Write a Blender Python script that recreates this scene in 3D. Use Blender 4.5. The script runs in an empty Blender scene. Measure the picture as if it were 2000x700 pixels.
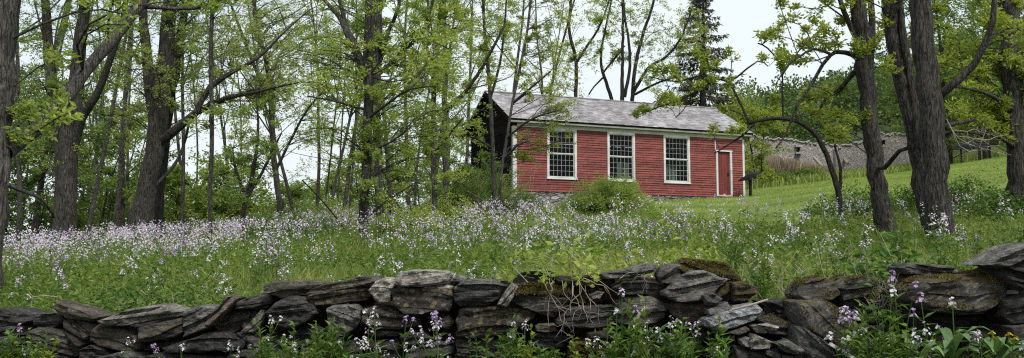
import bpy, math, random
import numpy as np
from mathutils import Vector, noise
R = math.radians
random.seed(7); rng = np.random.default_rng(11)
S = bpy.context.scene; COL = S.collection

# ------------------------------------------------------------------ camera, sky, sun, exposure
F = 1778.0; EYE = 1.5; TP = 150 / F; PITCH = math.atan(TP)
cam = bpy.data.objects.new('camera', bpy.data.cameras.new('camera')); COL.objects.link(cam)
cam.location = (0, 0, EYE); cam.rotation_euler = (math.pi / 2 + PITCH, 0, 0)
cam.data.sensor_width = 36; cam.data.lens = 36 * F / 2000; cam.data.clip_end = 3000; cam.data.clip_start = .05
S.camera = cam
SUN_EL, SUN_AZ = 52, 150          # azimuth clockwise from +Y (behind the camera, from the right)
sun = bpy.data.objects.new('sun', bpy.data.lights.new('sun', 'SUN')); COL.objects.link(sun)
sun.data.energy = 2.0; sun.data.angle = R(14); sun.data.color = (1, .97, .92)
sun.rotation_euler = (R(90 - SUN_EL), 0, R(180 - SUN_AZ))
W = bpy.data.worlds.new('World'); S.world = W; W.use_nodes = True
wn = W.node_tree; wn.nodes.clear()
def wnode(t, **k):
    n = wn.nodes.new(t)
    for a, b in k.items(): setattr(n, a, b)
    return n
sky = wnode('ShaderNodeTexSky', sky_type='NISHITA', sun_disc=False, sun_elevation=R(SUN_EL), sun_rotation=R(SUN_AZ))
try: sky.dust_density = 2.5; sky.air_density = 1.0
except Exception: pass
sc1 = wnode('ShaderNodeVectorMath', operation='SCALE'); sc1.inputs['Scale'].default_value = 1.0
wn.links.new(sky.outputs[0], sc1.inputs[0])
tc = wnode('ShaderNodeTexCoord'); mp = wnode('ShaderNodeMapping'); mp.inputs['Scale'].default_value = (1.2, 1.2, 3.5)
wn.links.new(tc.outputs['Generated'], mp.inputs[0])
nz = wnode('ShaderNodeTexNoise'); nz.inputs['Scale'].default_value = 1.9; nz.inputs['Detail'].default_value = 7; nz.inputs['Roughness'].default_value = .55
wn.links.new(mp.outputs[0], nz.inputs[0])
rp = wnode('ShaderNodeValToRGB'); rp.color_ramp.elements[0].position = .36; rp.color_ramp.elements[1].position = .56
rp.color_ramp.elements[0].color = (.64, .64, .64, 1); rp.color_ramp.elements[1].color = (1, 1, 1, 1)
wn.links.new(nz.outputs[0], rp.inputs[0])
mx = wnode('ShaderNodeMixRGB'); mx.inputs[2].default_value = (4.8, 5.25, 5.4, 1)
wn.links.new(rp.outputs[0], mx.inputs[0]); wn.links.new(sc1.outputs[0], mx.inputs[1])
bg = wnode('ShaderNodeBackground'); bg.inputs[1].default_value = .10
wn.links.new(mx.outputs[0], bg.inputs[0])
wo = wnode('ShaderNodeOutputWorld'); wn.links.new(bg.outputs[0], wo.inputs[0])
S.view_settings.view_transform = 'Standard'; S.view_settings.look = 'None'; S.view_settings.gamma = 1; S.view_settings.exposure = 0.90
S.render.engine = 'CYCLES'; S.cycles.use_denoising = False; S.cycles.pixel_filter_type = 'BLACKMAN_HARRIS'; S.cycles.filter_width = 1.15; S.cycles.max_bounces = 6; S.cycles.transparent_max_bounces = 8
S.cycles.diffuse_bounces = 3; S.cycles.glossy_bounces = 2; S.cycles.transmission_bounces = 4

# ------------------------------------------------------------------ helpers
CP, SP = math.cos(PITCH), math.sin(PITCH)
def P(px, py, Y):
    a = (px - 1000) / F; b = (350 - py) / F
    d = (a, CP - SP * b, SP + CP * b); k = Y / d[1]
    return np.array((d[0] * k, Y, EYE + d[2] * k))
COLS = np.array([-600, 0, 400, 700, 1000, 1250, 1450, 1700, 2000, 2600.]); US = (COLS - 1000) / F
YS = np.array([4.5, 6, 10, 14, 20, 26, 34, 42, 60, 90, 140, 220, 400.]); LY = np.log(YS)
TAB = np.array([
 [-.85,-.80,-.7,-.6,-.5,-.5,-.6,-.8,-1.5,-3,-5,-7,-9],
 [-.75,-.68,-.5,-.38,-.2,-.15,-.2,-.4,-1,-2,-4,-6,-8],
 [-.70,-.62,-.4,-.2,.08,.3,.4,.3,0,-1,-2,-4,-5],
 [-.64,-.56,-.32,-.07,.3,.7,1.0,1.2,1.2,.5,1,0,0],
 [-.60,-.50,-.22,.08,.5,.9,1.6,2.2,2.8,3,4,5,6],
 [-.55,-.45,-.18,.15,.6,1.05,1.75,2.5,3.9,6,8,10,12],
 [-.50,-.42,-.15,.2,.65,1.1,1.95,2.72,4.4,7.2,13,27,30],
 [-.48,-.40,-.10,.3,.85,1.5,2.5,3.4,5.2,8.3,18,37,45],
 [-.48,-.40,0,.45,1.25,2.05,3.2,4.3,6.6,10,25,50,60],
 [-.40,-.30,.2,.8,1.9,3,4.6,6,9,13,30,60,70]])
def wallY(u): return 4.72 - 1.25 * np.clip(u, -.9, .9)
ZF = .68
def hgt(x, y):
    x = np.asarray(x, float); y = np.asarray(y, float); x, y = np.broadcast_arrays(x, y)
    yy = np.clip(y, 4.5, 400); u = np.clip(x / yy, US[0], US[-1]); ly = np.log(yy)
    i = np.clip(np.searchsorted(US, u) - 1, 0, len(US) - 2); j = np.clip(np.searchsorted(LY, ly) - 1, 0, len(LY) - 2)
    a = (u - US[i]) / (US[i + 1] - US[i]); b = (yy - YS[j]) / (YS[j + 1] - YS[j])
    a = a * a * (3 - 2 * a) * .4 + a * .6
    z = (TAB[i, j] * (1 - a) + TAB[i + 1, j] * a) * (1 - b) + (TAB[i, j + 1] * (1 - a) + TAB[i + 1, j + 1] * a) * b + EYE
    z = z + .05 * np.sin(x * .9 + y * .5) * np.sin(y * .7 - x * .3) * np.clip((y - 5) / 6, 0, 1) * np.clip((60 - y) / 30, .3, 1)
    k = np.clip((y - (wallY(x / np.maximum(y, 3)) + .22)) / .3, 0, 1); k = k * k * (3 - 2 * k)
    return ZF * (1 - k) + z * k
def H(x, y): return float(hgt(x, y))
def inset(p, col): return p
def nd(nt, t, **k):
    n = nt.nodes.new(t)
    for a, b in k.items():
        if a in n.inputs.keys() if hasattr(n.inputs, 'keys') else False: n.inputs[a].default_value = b
        else: setattr(n, a, b)
    return n
def newmat(name):
    m = bpy.data.materials.new(name); m.use_nodes = True
    nt = m.node_tree; b = nt.nodes['Principled BSDF']; return m, nt, b
def ramp(nt, src, stops):
    r = nt.nodes.new('ShaderNodeValToRGB'); e = r.color_ramp.elements
    while len(e) < len(stops): e.new(.5)
    for k, (p, c) in enumerate(stops): e[k].position = p; e[k].color = tuple(c) + (1,) if len(c) == 3 else c
    nt.links.new(src, r.inputs[0]); return r.outputs[0]
def tex(nt, kind, vec, scale, detail=5, rough=.55, dist=0):
    n = nt.nodes.new('ShaderNodeTexNoise' if kind == 'noise' else 'ShaderNodeTexVoronoi')
    n.inputs['Scale'].default_value = scale
    if kind == 'noise': n.inputs['Detail'].default_value = detail; n.inputs['Roughness'].default_value = rough; n.inputs['Distortion'].default_value = dist
    nt.links.new(vec, n.inputs['Vector']); return n.outputs[0]
def coords(nt, scale=(1, 1, 1), rot=(0, 0, 0), kind='Object'):
    t = nt.nodes.new('ShaderNodeTexCoord'); m = nt.nodes.new('ShaderNodeMapping')
    m.inputs['Scale'].default_value = scale; m.inputs['Rotation'].default_value = rot
    nt.links.new(t.outputs[kind], m.inputs[0]); return m.outputs[0]
def mixc(nt, f, a, b, mode='MIX'):
    m = nt.nodes.new('ShaderNodeMixRGB'); m.blend_type = mode
    for k, v in ((0, f), (1, a), (2, b)):
        if isinstance(v, (int, float)): m.inputs[k].default_value = v
        elif isinstance(v, tuple): m.inputs[k].default_value = v + (1,)
        else: nt.links.new(v, m.inputs[k])
    return m.outputs[0]
def math_(nt, op, a, b=0.):
    m = nt.nodes.new('ShaderNodeMath'); m.operation = op
    for k, v in ((0, a), (1, b)):
        if isinstance(v, (int, float)): m.inputs[k].default_value = v
        else: nt.links.new(v, m.inputs[k])
    return m.outputs[0]
def bump(nt, b, h, strength=.5, dist=.02):
    n = nt.nodes.new('ShaderNodeBump'); n.inputs['Strength'].default_value = strength; n.inputs['Distance'].default_value = dist
    nt.links.new(h, n.inputs['Height']); nt.links.new(n.outputs[0], b.inputs['Normal'])
def leafmat(name, c1, c2, c3=None, trans=.4, rough=.55, tt=(1.15, 1.2, .65), ns=.7, lo=(.66, .72, .66), hi=(1.28, 1.2, 1.12)):
    m, nt, b = newmat(name)
    g = nt.nodes.new('ShaderNodeNewGeometry')
    st = [(0, c1), (.6, c2), (1, c3 or c2)]
    col = ramp(nt, g.outputs['Random Per Island'], st)
    big = ramp(nt, tex(nt, 'noise', coords(nt), ns, 4), [(.34, lo), (.66, hi)])
    col = mixc(nt, 1., col, big, 'MULTIPLY')
    nt.links.new(col, b.inputs['Base Color']); b.inputs['Roughness'].default_value = rough; b.inputs['Specular IOR Level'].default_value = .3
    t = nt.nodes.new('ShaderNodeBsdfTranslucent'); tcx = mixc(nt, 1., col, tt, 'MULTIPLY'); nt.links.new(tcx, t.inputs[0])
    mxs = nt.nodes.new('ShaderNodeMixShader'); mxs.inputs[0].default_value = trans
    nt.links.new(b.outputs[0], mxs.inputs[1]); nt.links.new(t.outputs[0], mxs.inputs[2])
    nt.links.new(mxs.outputs[0], nt.nodes['Material Output'].inputs[0]); return m
def barkmat(name, c1, c2, sc=1., bs=.9):
    m, nt, b = newmat(name)
    v = coords(nt, (52 * sc, 52 * sc, 7.5 * sc))
    n1 = tex(nt, 'noise', v, 1.0, 5, .6, 1.0)
    v2 = coords(nt, (3, 3, 1.2)); n2 = tex(nt, 'noise', v2, 1.4, 4)
    col = ramp(nt, n1, [(.40, tuple(.22 * a for a in c1)), (.50, c1), (.66, c2)])
    col = mixc(nt, 1., col, ramp(nt, n2, [(.3, (.65, .68, .62)), (.7, (1.25, 1.22, 1.2))]), 'MULTIPLY')
    nt.links.new(col, b.inputs['Base Color']); b.inputs['Roughness'].default_value = .9; b.inputs['Specular IOR Level'].default_value = .2
    bump(nt, b, n1, bs, .05); return m
def plain(name, c, rough=.6, var=.25, sc=6., bs=.2, metal=0, scale=(1, 1, 1)):
    m, nt, b = newmat(name); n = tex(nt, 'noise', coords(nt, scale), sc, 6, .6)
    col = ramp(nt, n, [(.3, tuple(a * (1 - var) for a in c)), (.7, tuple(a * (1 + var) for a in c))])
    nt.links.new(col, b.inputs['Base Color']); b.inputs['Roughness'].default_value = rough; b.inputs['Metallic'].default_value = metal
    bump(nt, b, n, bs, .01); return m
def rockmat(name, c1, c2, moss=0., lichen=0., mosscol=((.045, .035, .010), (.12, .085, .025)), mossamt=.5):
    m, nt, b = newmat(name)
    oi = nt.nodes.new('ShaderNodeObjectInfo')
    rot = nt.nodes.new('ShaderNodeCombineXYZ'); nt.links.new(math_(nt, 'MULTIPLY', math_(nt, 'SUBTRACT', oi.outputs['Random'], .5), .9), rot.inputs[1])
    t = nt.nodes.new('ShaderNodeTexCoord'); mpp = nt.nodes.new('ShaderNodeMapping'); nt.links.new(t.outputs['Object'], mpp.inputs[0]); nt.links.new(rot.outputs[0], mpp.inputs['Rotation'])
    mp2 = nt.nodes.new('ShaderNodeMapping'); mp2.inputs['Scale'].default_value = (5, 8, 34); nt.links.new(mpp.outputs[0], mp2.inputs[0])
    str_ = tex(nt, 'noise', mp2.outputs[0], 1.2, 8, .72, 1.6)
    fine = tex(nt, 'noise', coords(nt), 70, 6, .75)
    blot = tex(nt, 'noise', coords(nt), 6.5, 5, .6)
    col = ramp(nt, str_, [(.36, tuple(.3 * a for a in c1)), (.5, c1), (.68, c2)])
    col = mixc(nt, 1., col, ramp(nt, fine, [(.36, (.45, .45, .45)), (.64, (1.55, 1.55, 1.55))]), 'MULTIPLY')
    col = mixc(nt, 1., col, ramp(nt, blot, [(.38, (.55, .53, .49)), (.64, (1.3, 1.28, 1.22))]), 'MULTIPLY')
    tone = ramp(nt, oi.outputs['Random'], [(0, (.62, .63, .64)), (.5, (1.0, 1.0, .98)), (1, (1.6, 1.54, 1.44))]); col = mixc(nt, 1., col, tone, 'MULTIPLY')
    # pale lichen flecks everywhere, more on lichened stones
    vor = nt.nodes.new('ShaderNodeTexVoronoi'); vor.inputs['Scale'].default_value = 26; nt.links.new(coords(nt), vor.inputs['Vector'])
    lf = ramp(nt, vor.outputs[0], [(.12 + .18 * lichen, (1, 1, 1)), (.2 + .2 * lichen, (0, 0, 0))])
    gate = ramp(nt, tex(nt, 'noise', coords(nt), 9, 3), [(.60 - .22 * lichen, (0, 0, 0)), (.66 - .2 * lichen, (1, 1, 1))])
    lcol = ramp(nt, tex(nt, 'noise', coords(nt), 5, 2), [(.42, (.26, .27, .24)), (.58, (.22, .17, .07) if lichen else (.3, .3, .28))])
    col = mixc(nt, math_(nt, 'MULTIPLY', math_(nt, 'MULTIPLY', lf, gate), .75), col, lcol)
    if moss:
        g = nt.nodes.new('ShaderNodeNewGeometry'); sx = nt.nodes.new('ShaderNodeSeparateXYZ'); nt.links.new(g.outputs['Normal'], sx.inputs[0])
        k = math_(nt, 'ADD', math_(nt, 'MULTIPLY', sx.outputs[2], .5), tex(nt, 'noise', coords(nt), 5, 5))
        mk_ = ramp(nt, k, [(.98 - .42 * moss, (0, 0, 0)), (1.06 - .42 * moss, (1, 1, 1))])
        mc = ramp(nt, tex(nt, 'noise', coords(nt), 60, 4), [(.3, mosscol[0]), (.7, mosscol[1])])
        col = mixc(nt, mk_, col, mc)
    nt.links.new(col, b.inputs['Base Color']); b.inputs['Roughness'].default_value = .82; b.inputs['Specular IOR Level'].default_value = .3
    hh = math_(nt, 'ADD', str_, math_(nt, 'MULTIPLY', fine, .35)); bump(nt, b, hh, 1., .05); return m

M = {}
M['leaf_spring'] = leafmat('leaf_spring', (.21, .28, .065), (.33, .41, .10), (.46, .51, .17), .6)
M['leaf_mid'] = leafmat('leaf_mid', (.17, .245, .065), (.26, .345, .095), (.38, .44, .15), .6)
M['leaf_grey'] = leafmat('leaf_grey', (.21, .27, .09), (.31, .37, .13), (.42, .47, .19), .6)
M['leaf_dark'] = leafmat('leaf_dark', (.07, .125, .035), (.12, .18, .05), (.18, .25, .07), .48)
M['leaf_lime'] = leafmat('leaf_lime', (.18, .24, .04), (.28, .34, .065), (.38, .40, .10), .5)
M['leaf_bush'] = leafmat('leaf_bush', (.08, .14, .03), (.14, .215, .045), (.23, .30, .075), .45)
M['leaf_weed'] = leafmat('leaf_weed', (.045, .095, .018), (.08, .16, .028), (.16, .24, .04), .35)
M['leaf_dock'] = leafmat('leaf_dock', (.07, .13, .05), (.10, .18, .07), (.14, .22, .08), .25, .4)
M['needle'] = leafmat('needle', (.045, .055, .034), (.07, .075, .05), (.10, .085, .065), .2)
M['grass'] = leafmat('grass_blade', (.095, .16, .032), (.19, .26, .06), (.36, .38, .13), .4, ns=1.3, lo=(.62, .72, .6), hi=(1.45, 1.25, 1.2))
M['lawn'] = leafmat('lawn_blade', (.18, .25, .045), (.23, .31, .06), (.25, .31, .08), .4, ns=.35, lo=(.72, .78, .7), hi=(1.25, 1.18, 1.15))
M['straw'] = leafmat('straw', (.22, .17, .10), (.34, .28, .18), (.42, .36, .25), .2)
M['reed'] = leafmat('reed', (.20, .15, .12), (.28, .21, .17), (.34, .27, .21), .2)
M['petal_white'] = leafmat('petal_white', (.66, .62, .67), (.75, .72, .74), (.78, .77, .77), .35, tt=(1, .98, 1.05), lo=(.85, .85, .85), hi=(1.1, 1.1, 1.1))
M['petal_lilac'] = leafmat('petal_lilac', (.58, .46, .59), (.68, .58, .68), (.75, .69, .75), .35, tt=(1, .98, 1.05), lo=(.85, .85, .85), hi=(1.1, 1.1, 1.1))
M['petal_purple'] = leafmat('petal_purple', (.38, .22, .44), (.48, .32, .54), (.58, .44, .62), .35, tt=(1, .98, 1.05), lo=(.85, .85, .85), hi=(1.1, 1.1, 1.1))
M['petal_mix'] = leafmat('petal_mix', (.56, .40, .56), (.68, .56, .69), (.78, .74, .78), .35, tt=(1, .98, 1.05), lo=(.85, .85, .85), hi=(1.1, 1.1, 1.1))
M['petal_yellow'] = leafmat('petal_yellow', (.6, .4, .02), (.7, .5, .03), None, .3)
M['moss'] = leafmat('moss', (.045, .040, .010), (.10, .085, .022), (.18, .15, .045), .15)
M['bark'] = barkmat('bark', (.052, .047, .042), (.112, .103, .093), 1.0, 1.0)
M['bark_grey'] = barkmat('bark_grey', (.080, .074, .068), (.155, .145, .134), 1.2, .9)
M['bark_dark'] = barkmat('bark_dark', (.028, .025, .022), (.06, .055, .048), 1.3, .8)
M['twig_dry'] = plain('twig_dry', (.25, .21, .17), .8, .3, 12)
M['rock'] = rockmat('rock_slate', (.068, .065, .062), (.150, .145, .139))
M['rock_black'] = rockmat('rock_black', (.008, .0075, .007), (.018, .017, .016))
M['rock_brown'] = rockmat('rock_brown', (.088, .078, .066), (.18, .162, .14), 0, .25)
M['rock_grey'] = rockmat('rock_grey', (.13, .127, .124), (.28, .274, .268))
M['rock_pale'] = rockmat('rock_pale', (.25, .24, .233), (.50, .485, .47))
M['rock_white'] = rockmat('rock_white', (.46, .47, .50), (.76, .77, .80))
M['rock_lichen'] = rockmat('rock_lichen', (.064, .057, .050), (.13, .117, .10), 0, 1.)
M['rock_moss'] = rockmat('rock_moss', (.078, .076, .074), (.18, .175, .17), .18)
M['rock_mossy'] = rockmat('rock_mossy', (.07, .064, .056), (.14, .128, .118), .8)
# ground
def groundmat():
    m, nt, b = newmat('meadow_ground')
    v = coords(nt); n1 = tex(nt, 'noise', v, 1.3, 6, .6); n2 = tex(nt, 'noise', v, 14, 6, .7)
    c = ramp(nt, n2, [(.3, (.022, .030, .010)), (.55, (.05, .075, .020)), (.75, (.10, .13, .04))])
    c = mixc(nt, 1., c, ramp(nt, n1, [(.3, (.8, .75, .7)), (.7, (1.2, 1.25, 1.1))]), 'MULTIPLY')
    nt.links.new(c, b.inputs['Base Color']); b.inputs['Roughness'].default_value = 1; bump(nt, b, n2, 1, .08); return m
def lawnmat():
    m, nt, b = newmat('lawn_ground')
    v = coords(nt); n1 = tex(nt, 'noise', v, .35, 5, .6); n2 = tex(nt, 'noise', coords(nt, (1, 1, 1)), 22, 6, .8)
    c = ramp(nt, n2, [(.3, (.09, .13, .022)), (.55, (.16, .22, .04)), (.75, (.22, .29, .06))])
    c = mixc(nt, 1., c, ramp(nt, n1, [(.35, (.70, .74, .66)), (.65, (1.25, 1.18, 1.15))]), 'MULTIPLY')
    nt.links.new(c, b.inputs['Base Color']); b.inputs['Roughness'].default_value = 1; bump(nt, b, n2, 1, .05); return m
M['ground'] = groundmat(); M['lawng'] = lawnmat()

def tag(o, label=None, cat=None, group=None, kind=None):
    if label: o['label'] = label
    if cat: o['category'] = cat
    if group: o['group'] = group
    if kind: o['kind'] = kind
    return o
def empty(name, loc, label=None, cat=None, group=None):
    o = bpy.data.objects.new(name, None); o.location = tuple(float(a) for a in loc); o.empty_display_size = .2
    COL.objects.link(o); return tag(o, label, cat, group)
def mk(name, V, Fq, mat, parent=None, origin=None, smooth=False, label=None):
    """V (n,3) in world space, Fq list of index arrays (n,3) / (n,4)."""
    V = np.asarray(V, float).reshape(-1, 3)
    org = np.array(parent.location) if (parent is not None and origin is None) else np.array(origin if origin is not None else (0, 0, 0), float)
    if parent is not None and parent.parent is not None and origin is None: org = org + np.array(parent.parent.location)
    fl = [np.asarray(f, np.int32) for f in (Fq if isinstance(Fq, (list, tuple)) else [Fq]) if len(f)]
    me = bpy.data.meshes.new(name); me.vertices.add(len(V)); me.vertices.foreach_set('co', (V - org).astype(np.float32).ravel())
    nl = sum(f.size for f in fl); npoly = sum(len(f) for f in fl)
    me.loops.add(nl); me.polygons.add(npoly)
    me.loops.foreach_set('vertex_index', np.concatenate([f.ravel() for f in fl]))
    tot = np.concatenate([np.full(len(f), f.shape[1], np.int32) for f in fl]); st = np.concatenate([[0], np.cumsum(tot)[:-1]]).astype(np.int32)
    me.polygons.foreach_set('loop_start', st)
    me.polygons.foreach_set('loop_total', tot)
    me.polygons.foreach_set('use_smooth', np.full(npoly, bool(smooth)))
    me.update(calc_edges=True); me.validate()
    me.materials.append(M[mat] if isinstance(mat, str) else mat)
    o = bpy.data.objects.new(name, me); COL.objects.link(o)
    if parent is not None: o.parent = parent
    elif origin is not None: o.location = tuple(float(a) for a in origin)
    if label: o['label'] = label
    return o
class MB:
    def __init__(s): s.V = []; s.Q = []; s.T = []; s.n = 0
    def add(s, V, Q=None, T=None):
        V = np.asarray(V, float).reshape(-1, 3)
        if Q is not None and len(Q): s.Q.append(np.asarray(Q, np.int32) + s.n)
        if T is not None and len(T): s.T.append(np.asarray(T, np.int32) + s.n)
        s.V.append(V); s.n += len(V)
    def box(s, lo, hi, fr=None):
        x0, y0, z0 = lo; x1, y1, z1 = hi
        V = np.array([(x0,y0,z0),(x1,y0,z0),(x1,y1,z0),(x0,y1,z0),(x0,y0,z1),(x1,y0,z1),(x1,y1,z1),(x0,y1,z1)], float)
        if fr is not None: V = fr(V)
        s.add(V, [(0,3,2,1),(4,5,6,7),(0,1,5,4),(1,2,6,5),(2,3,7,6),(3,0,4,7)])
    def tube(s, pts, rad, sides=6, rough=0., cap=True):
        pts = np.asarray(pts, float); n = len(pts); rad = np.broadcast_to(np.asarray(rad, float), (n,))
        t = np.gradient(pts, axis=0); t /= np.linalg.norm(t, axis=1)[:, None] + 1e-9
        ref = np.array((1., 0, 0)) if abs(t[0][0]) < .8 else np.array((0, 1., 0))
        a = np.arange(sides) * 2 * math.pi / sides; V = []
        for i in range(n):
            u = ref - t[i] * ref.dot(t[i]); u /= np.linalg.norm(u); ref = u; w = np.cross(t[i], u)
            r = rad[i] * (1 + (rough * rough_ring(a, i, sides) if rough else 0))
            V.append(pts[i] + (np.cos(a) * r)[:, None] * u + (np.sin(a) * r)[:, None] * w)
        V = np.concatenate(V); i, j = np.meshgrid(np.arange(n - 1), np.arange(sides), indexing='ij'); j2 = (j + 1) % sides
        Q = np.stack([i * sides + j, i * sides + j2, (i + 1) * sides + j2, (i + 1) * sides + j], -1).reshape(-1, 4)
        T = []
        if cap:
            V = np.concatenate([V, pts[-1:]]); T = [((n - 1) * sides + k, (n - 1) * sides + (k + 1) % sides, n * sides) for k in range(sides)]
        s.add(V, Q, T)
    def obj(s, name, mat, parent=None, origin=None, smooth=False, label=None):
        V = np.concatenate(s.V); fs = []
        if s.Q: fs.append(np.concatenate(s.Q))
        if s.T: fs.append(np.concatenate(s.T))
        return mk(name, V, fs, mat, parent, origin, smooth, label)
_rr = {}
def rough_ring(a, i, sides):
    if sides not in _rr:
        g = np.random.default_rng(5); _rr[sides] = g.normal(size=(400, sides))
        A = _rr[sides]
        for k in range(1, 400): A[k] = A[k - 1] * .90 + A[k] * .43
    return _rr[sides][i % 400] * .6 + .8 * np.sin(a * 3 + i * .03) * .5
def smooth_path(pts, step):
    """Catmull-Rom through rows (x,y,z,r)."""
    pts = np.asarray(pts, float); out = []
    for i in range(len(pts) - 1):
        p0 = pts[max(i - 1, 0)]; p1 = pts[i]; p2 = pts[i + 1]; p3 = pts[min(i + 2, len(pts) - 1)]
        n = max(2, int(np.linalg.norm((p2 - p1)[:3]) / step))
        for k in range(n):
            t = k / n; out.append(.5 * ((2 * p1) + (p2 - p0) * t + (2 * p0 - 5 * p1 + 4 * p2 - p3) * t * t + (3 * p1 - p0 - 3 * p2 + p3) * t ** 3))
    out.append(pts[-1]); return np.array(out)
def unit(v): return v / (np.linalg.norm(v, axis=-1, keepdims=True) + 1e-9)
def leaves(mb, C, D, L, Wd, fold=.25, up=None):
    """folded rhombus leaves: C base points, D unit directions, lengths, widths."""
    n = len(C); 
    if n == 0: return
    L = np.broadcast_to(L, (n,))[:, None]; Wd = np.broadcast_to(Wd, (n,))[:, None]
    ref = rng.normal(size=(n, 3)) if up is None else np.broadcast_to(np.array(up, float), (n, 3)) + rng.normal(size=(n, 3)) * .25
    s = unit(np.cross(D, ref)); nrm = np.cross(s, D)
    mid = C + D * L * .45 + nrm * Wd * fold
    V = np.stack([C, mid + s * Wd * .5, C + D * L, mid - s * Wd * .5], 1).reshape(-1, 3)
    b = np.arange(n) * 4
    mb.add(V, None, np.concatenate([np.stack([b, b + 1, b + 2], 1), np.stack([b, b + 2, b + 3], 1)]))
def sprays(mb, C, n, spread, L, Wd, droop=.2, dirs=None):
    """n leaflets round every point of C."""
    K = len(C)
    if K == 0: return
    D = rng.normal(size=(K * n, 3)); D[:, 2] = D[:, 2] * .55 - droop
    if dirs is not None: D += np.repeat(dirs, n, 0) * .8
    D = unit(D); off = rng.normal(size=(K * n, 3)) * spread * .5
    leaves(mb, np.repeat(C, n, 0) + off, D, L * rng.uniform(.6, 1.25, K * n), Wd * rng.uniform(.7, 1.2, K * n))

# ------------------------------------------------------------------ setting: ground, lawn
def ground():
    ys = np.concatenate([[-40, -20, -8, -2, 1], np.arange(2.5, 8, .07), np.geomspace(8, 400, 150)])
    ss = np.concatenate([np.linspace(-5, -.72, 16)[:-1], np.linspace(-.72, .72, 260), np.linspace(.72, 5, 16)[1:]])
    Yg, Sg = np.meshgrid(ys, ss, indexing='ij'); Xg = Sg * np.maximum(Yg, 6)
    Z = hgt(Xg, Yg); n2 = len(ss)
    V = np.stack([Xg, Yg, Z], -1).reshape(-1, 3)
    i, j = np.meshgrid(np.arange(len(ys) - 1), np.arange(n2 - 1), indexing='ij')
    Q = np.stack([i * n2 + j, i * n2 + j + 1, (i + 1) * n2 + j + 1, (i + 1) * n2 + j], -1).reshape(-1, 4)
    tag(mk('ground', V, Q, 'ground', smooth=True), 'green meadow ground rising behind the stone wall', None, None, 'structure')
ground()
def lawn_edge(px):   # nearest distance of mown grass for a bearing
    return np.interp(px, [1180, 1260, 1400, 1600, 1800, 2000, 2400], [40, 26, 15, 14.2, 14.5, 15, 15])
def lawn_far(px): return np.interp(px, [1180, 1480, 1700, 1850, 2000, 2400], [44, 56, 60, 68, 80, 85])
def lawn():
    pxs = np.linspace(1250, 2500, 90); t = np.linspace(0, 1, 60); V = []
    for a in t:
        y0 = lawn_edge(pxs) + .5 * np.sin(pxs * .05); y1 = lawn_far(pxs)
        y = y0 * (y1 / y0) ** a; x = (pxs - 1000) / F * y
        V.append(np.stack([x, y, hgt(x, y) + .02], 1))
    V = np.concatenate(V); n2 = 90
    i, j = np.meshgrid(np.arange(59), np.arange(n2 - 1), indexing='ij')
    Q = np.stack([i * n2 + j, i * n2 + j + 1, (i + 1) * n2 + j + 1, (i + 1) * n2 + j], -1).reshape(-1, 4)
    tag(mk('lawn', V, Q, 'lawng', smooth=True), 'bright mown lawn climbing the slope right of the red schoolhouse', None, None, 'structure')
lawn()
def is_lawn(x, y):
    px = 1000 + F * x / np.maximum(y, 1)
    return (px > 1250) & (y > lawn_edge(px)) & (y < lawn_far(px))

# ------------------------------------------------------------------ red building
TH = R(23); UX = np.array((math.cos(TH), math.sin(TH), 0)); UN = np.array((-math.sin(TH), math.cos(TH), 0))
D0 = 38.0; B0 = np.array((.065, D0, 0)); BZ = EYE + 2.74; BL = 11.8; BW = 5.1; WH = 2.72; RISE = 1.42; RB = .44
def fr(V):   # local (along front, depth into building, up from sill) -> world
    V = np.asarray(V, float); return B0 + V[..., :1] * UX + V[..., 1:2] * UN + np.array((0, 0, 1)) * (V[..., 2:3] + BZ)
def loc(px, py, depth=0.):   # pixel -> local coordinate on a plane parallel to the front wall
    a = P(px, py, 1) - np.array((0, 0, EYE)); q = np.array((0, 0, EYE)); base = B0 + UN * depth
    t = (base - q).dot(UN) / a.dot(UN); w = q + a * t - B0
    return w.dot(UX), w[2] - BZ
def woodmat(name, c, c2, dark, sc=1., peel=.0):
    m, nt, b = newmat(name)
    v = coords(nt, (1.2 * sc, 1.2 * sc, 14 * sc)); n1 = tex(nt, 'noise', v, 3, 7, .65, .4); n2 = tex(nt, 'noise', coords(nt), 2.0, 4)
    g = nt.nodes.new('ShaderNodeNewGeometry')
    col = ramp(nt, n1, [(.25, dark), (.45, c), (.8, c2)])
    col = mixc(nt, 1., col, ramp(nt, g.outputs['Random Per Island'], [(0, (.72, .70, .70)), (1, (1.2, 1.2, 1.2))]), 'MULTIPLY')
    col = mixc(nt, 1., col, ramp(nt, n2, [(.3, (.8, .8, .8)), (.7, (1.15, 1.15, 1.15))]), 'MULTIPLY')
    if peel:
        pk = ramp(nt, tex(nt, 'noise', coords(nt, (2, 2, 22)), 4.5, 6, .7), [(.66 - peel * .06, (0, 0, 0)), (.70 - peel * .06, (1, 1, 1))])
        col = mixc(nt, pk, col, (.33, .30, .28))
    nt.links.new(col, b.inputs['Base Color']); b.inputs['Roughness'].default_value = .75 if sum(c) > .1 else 1.; b.inputs['Specular IOR Level'].default_value = .3 if sum(c) > .1 else .03
    bump(nt, b, n1, .4, .006); return m
M['red'] = woodmat('red_clapboard', (.175, .040, .033), (.235, .064, .052), (.075, .022, .018), 1, 1.)
M['red_door'] = woodmat('red_door_boards', (.13, .024, .020), (.17, .038, .03), (.06, .015, .013), 1, .3)
M['white'] = woodmat('white_trim', (.50, .50, .485), (.64, .64, .62), (.26, .26, .24), 1)
M['muntin'] = woodmat('muntin_grey', (.27, .28, .265), (.40, .41, .39), (.15, .15, .14), 1)
M['grey_trim'] = woodmat('grey_green_trim', (.20, .215, .175), (.30, .31, .27), (.12, .13, .10), 1)
M['black_wood'] = woodmat('black_wood', (.010, .009, .009), (.025, .023, .021), (.004, .004, .004), 1)
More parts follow.
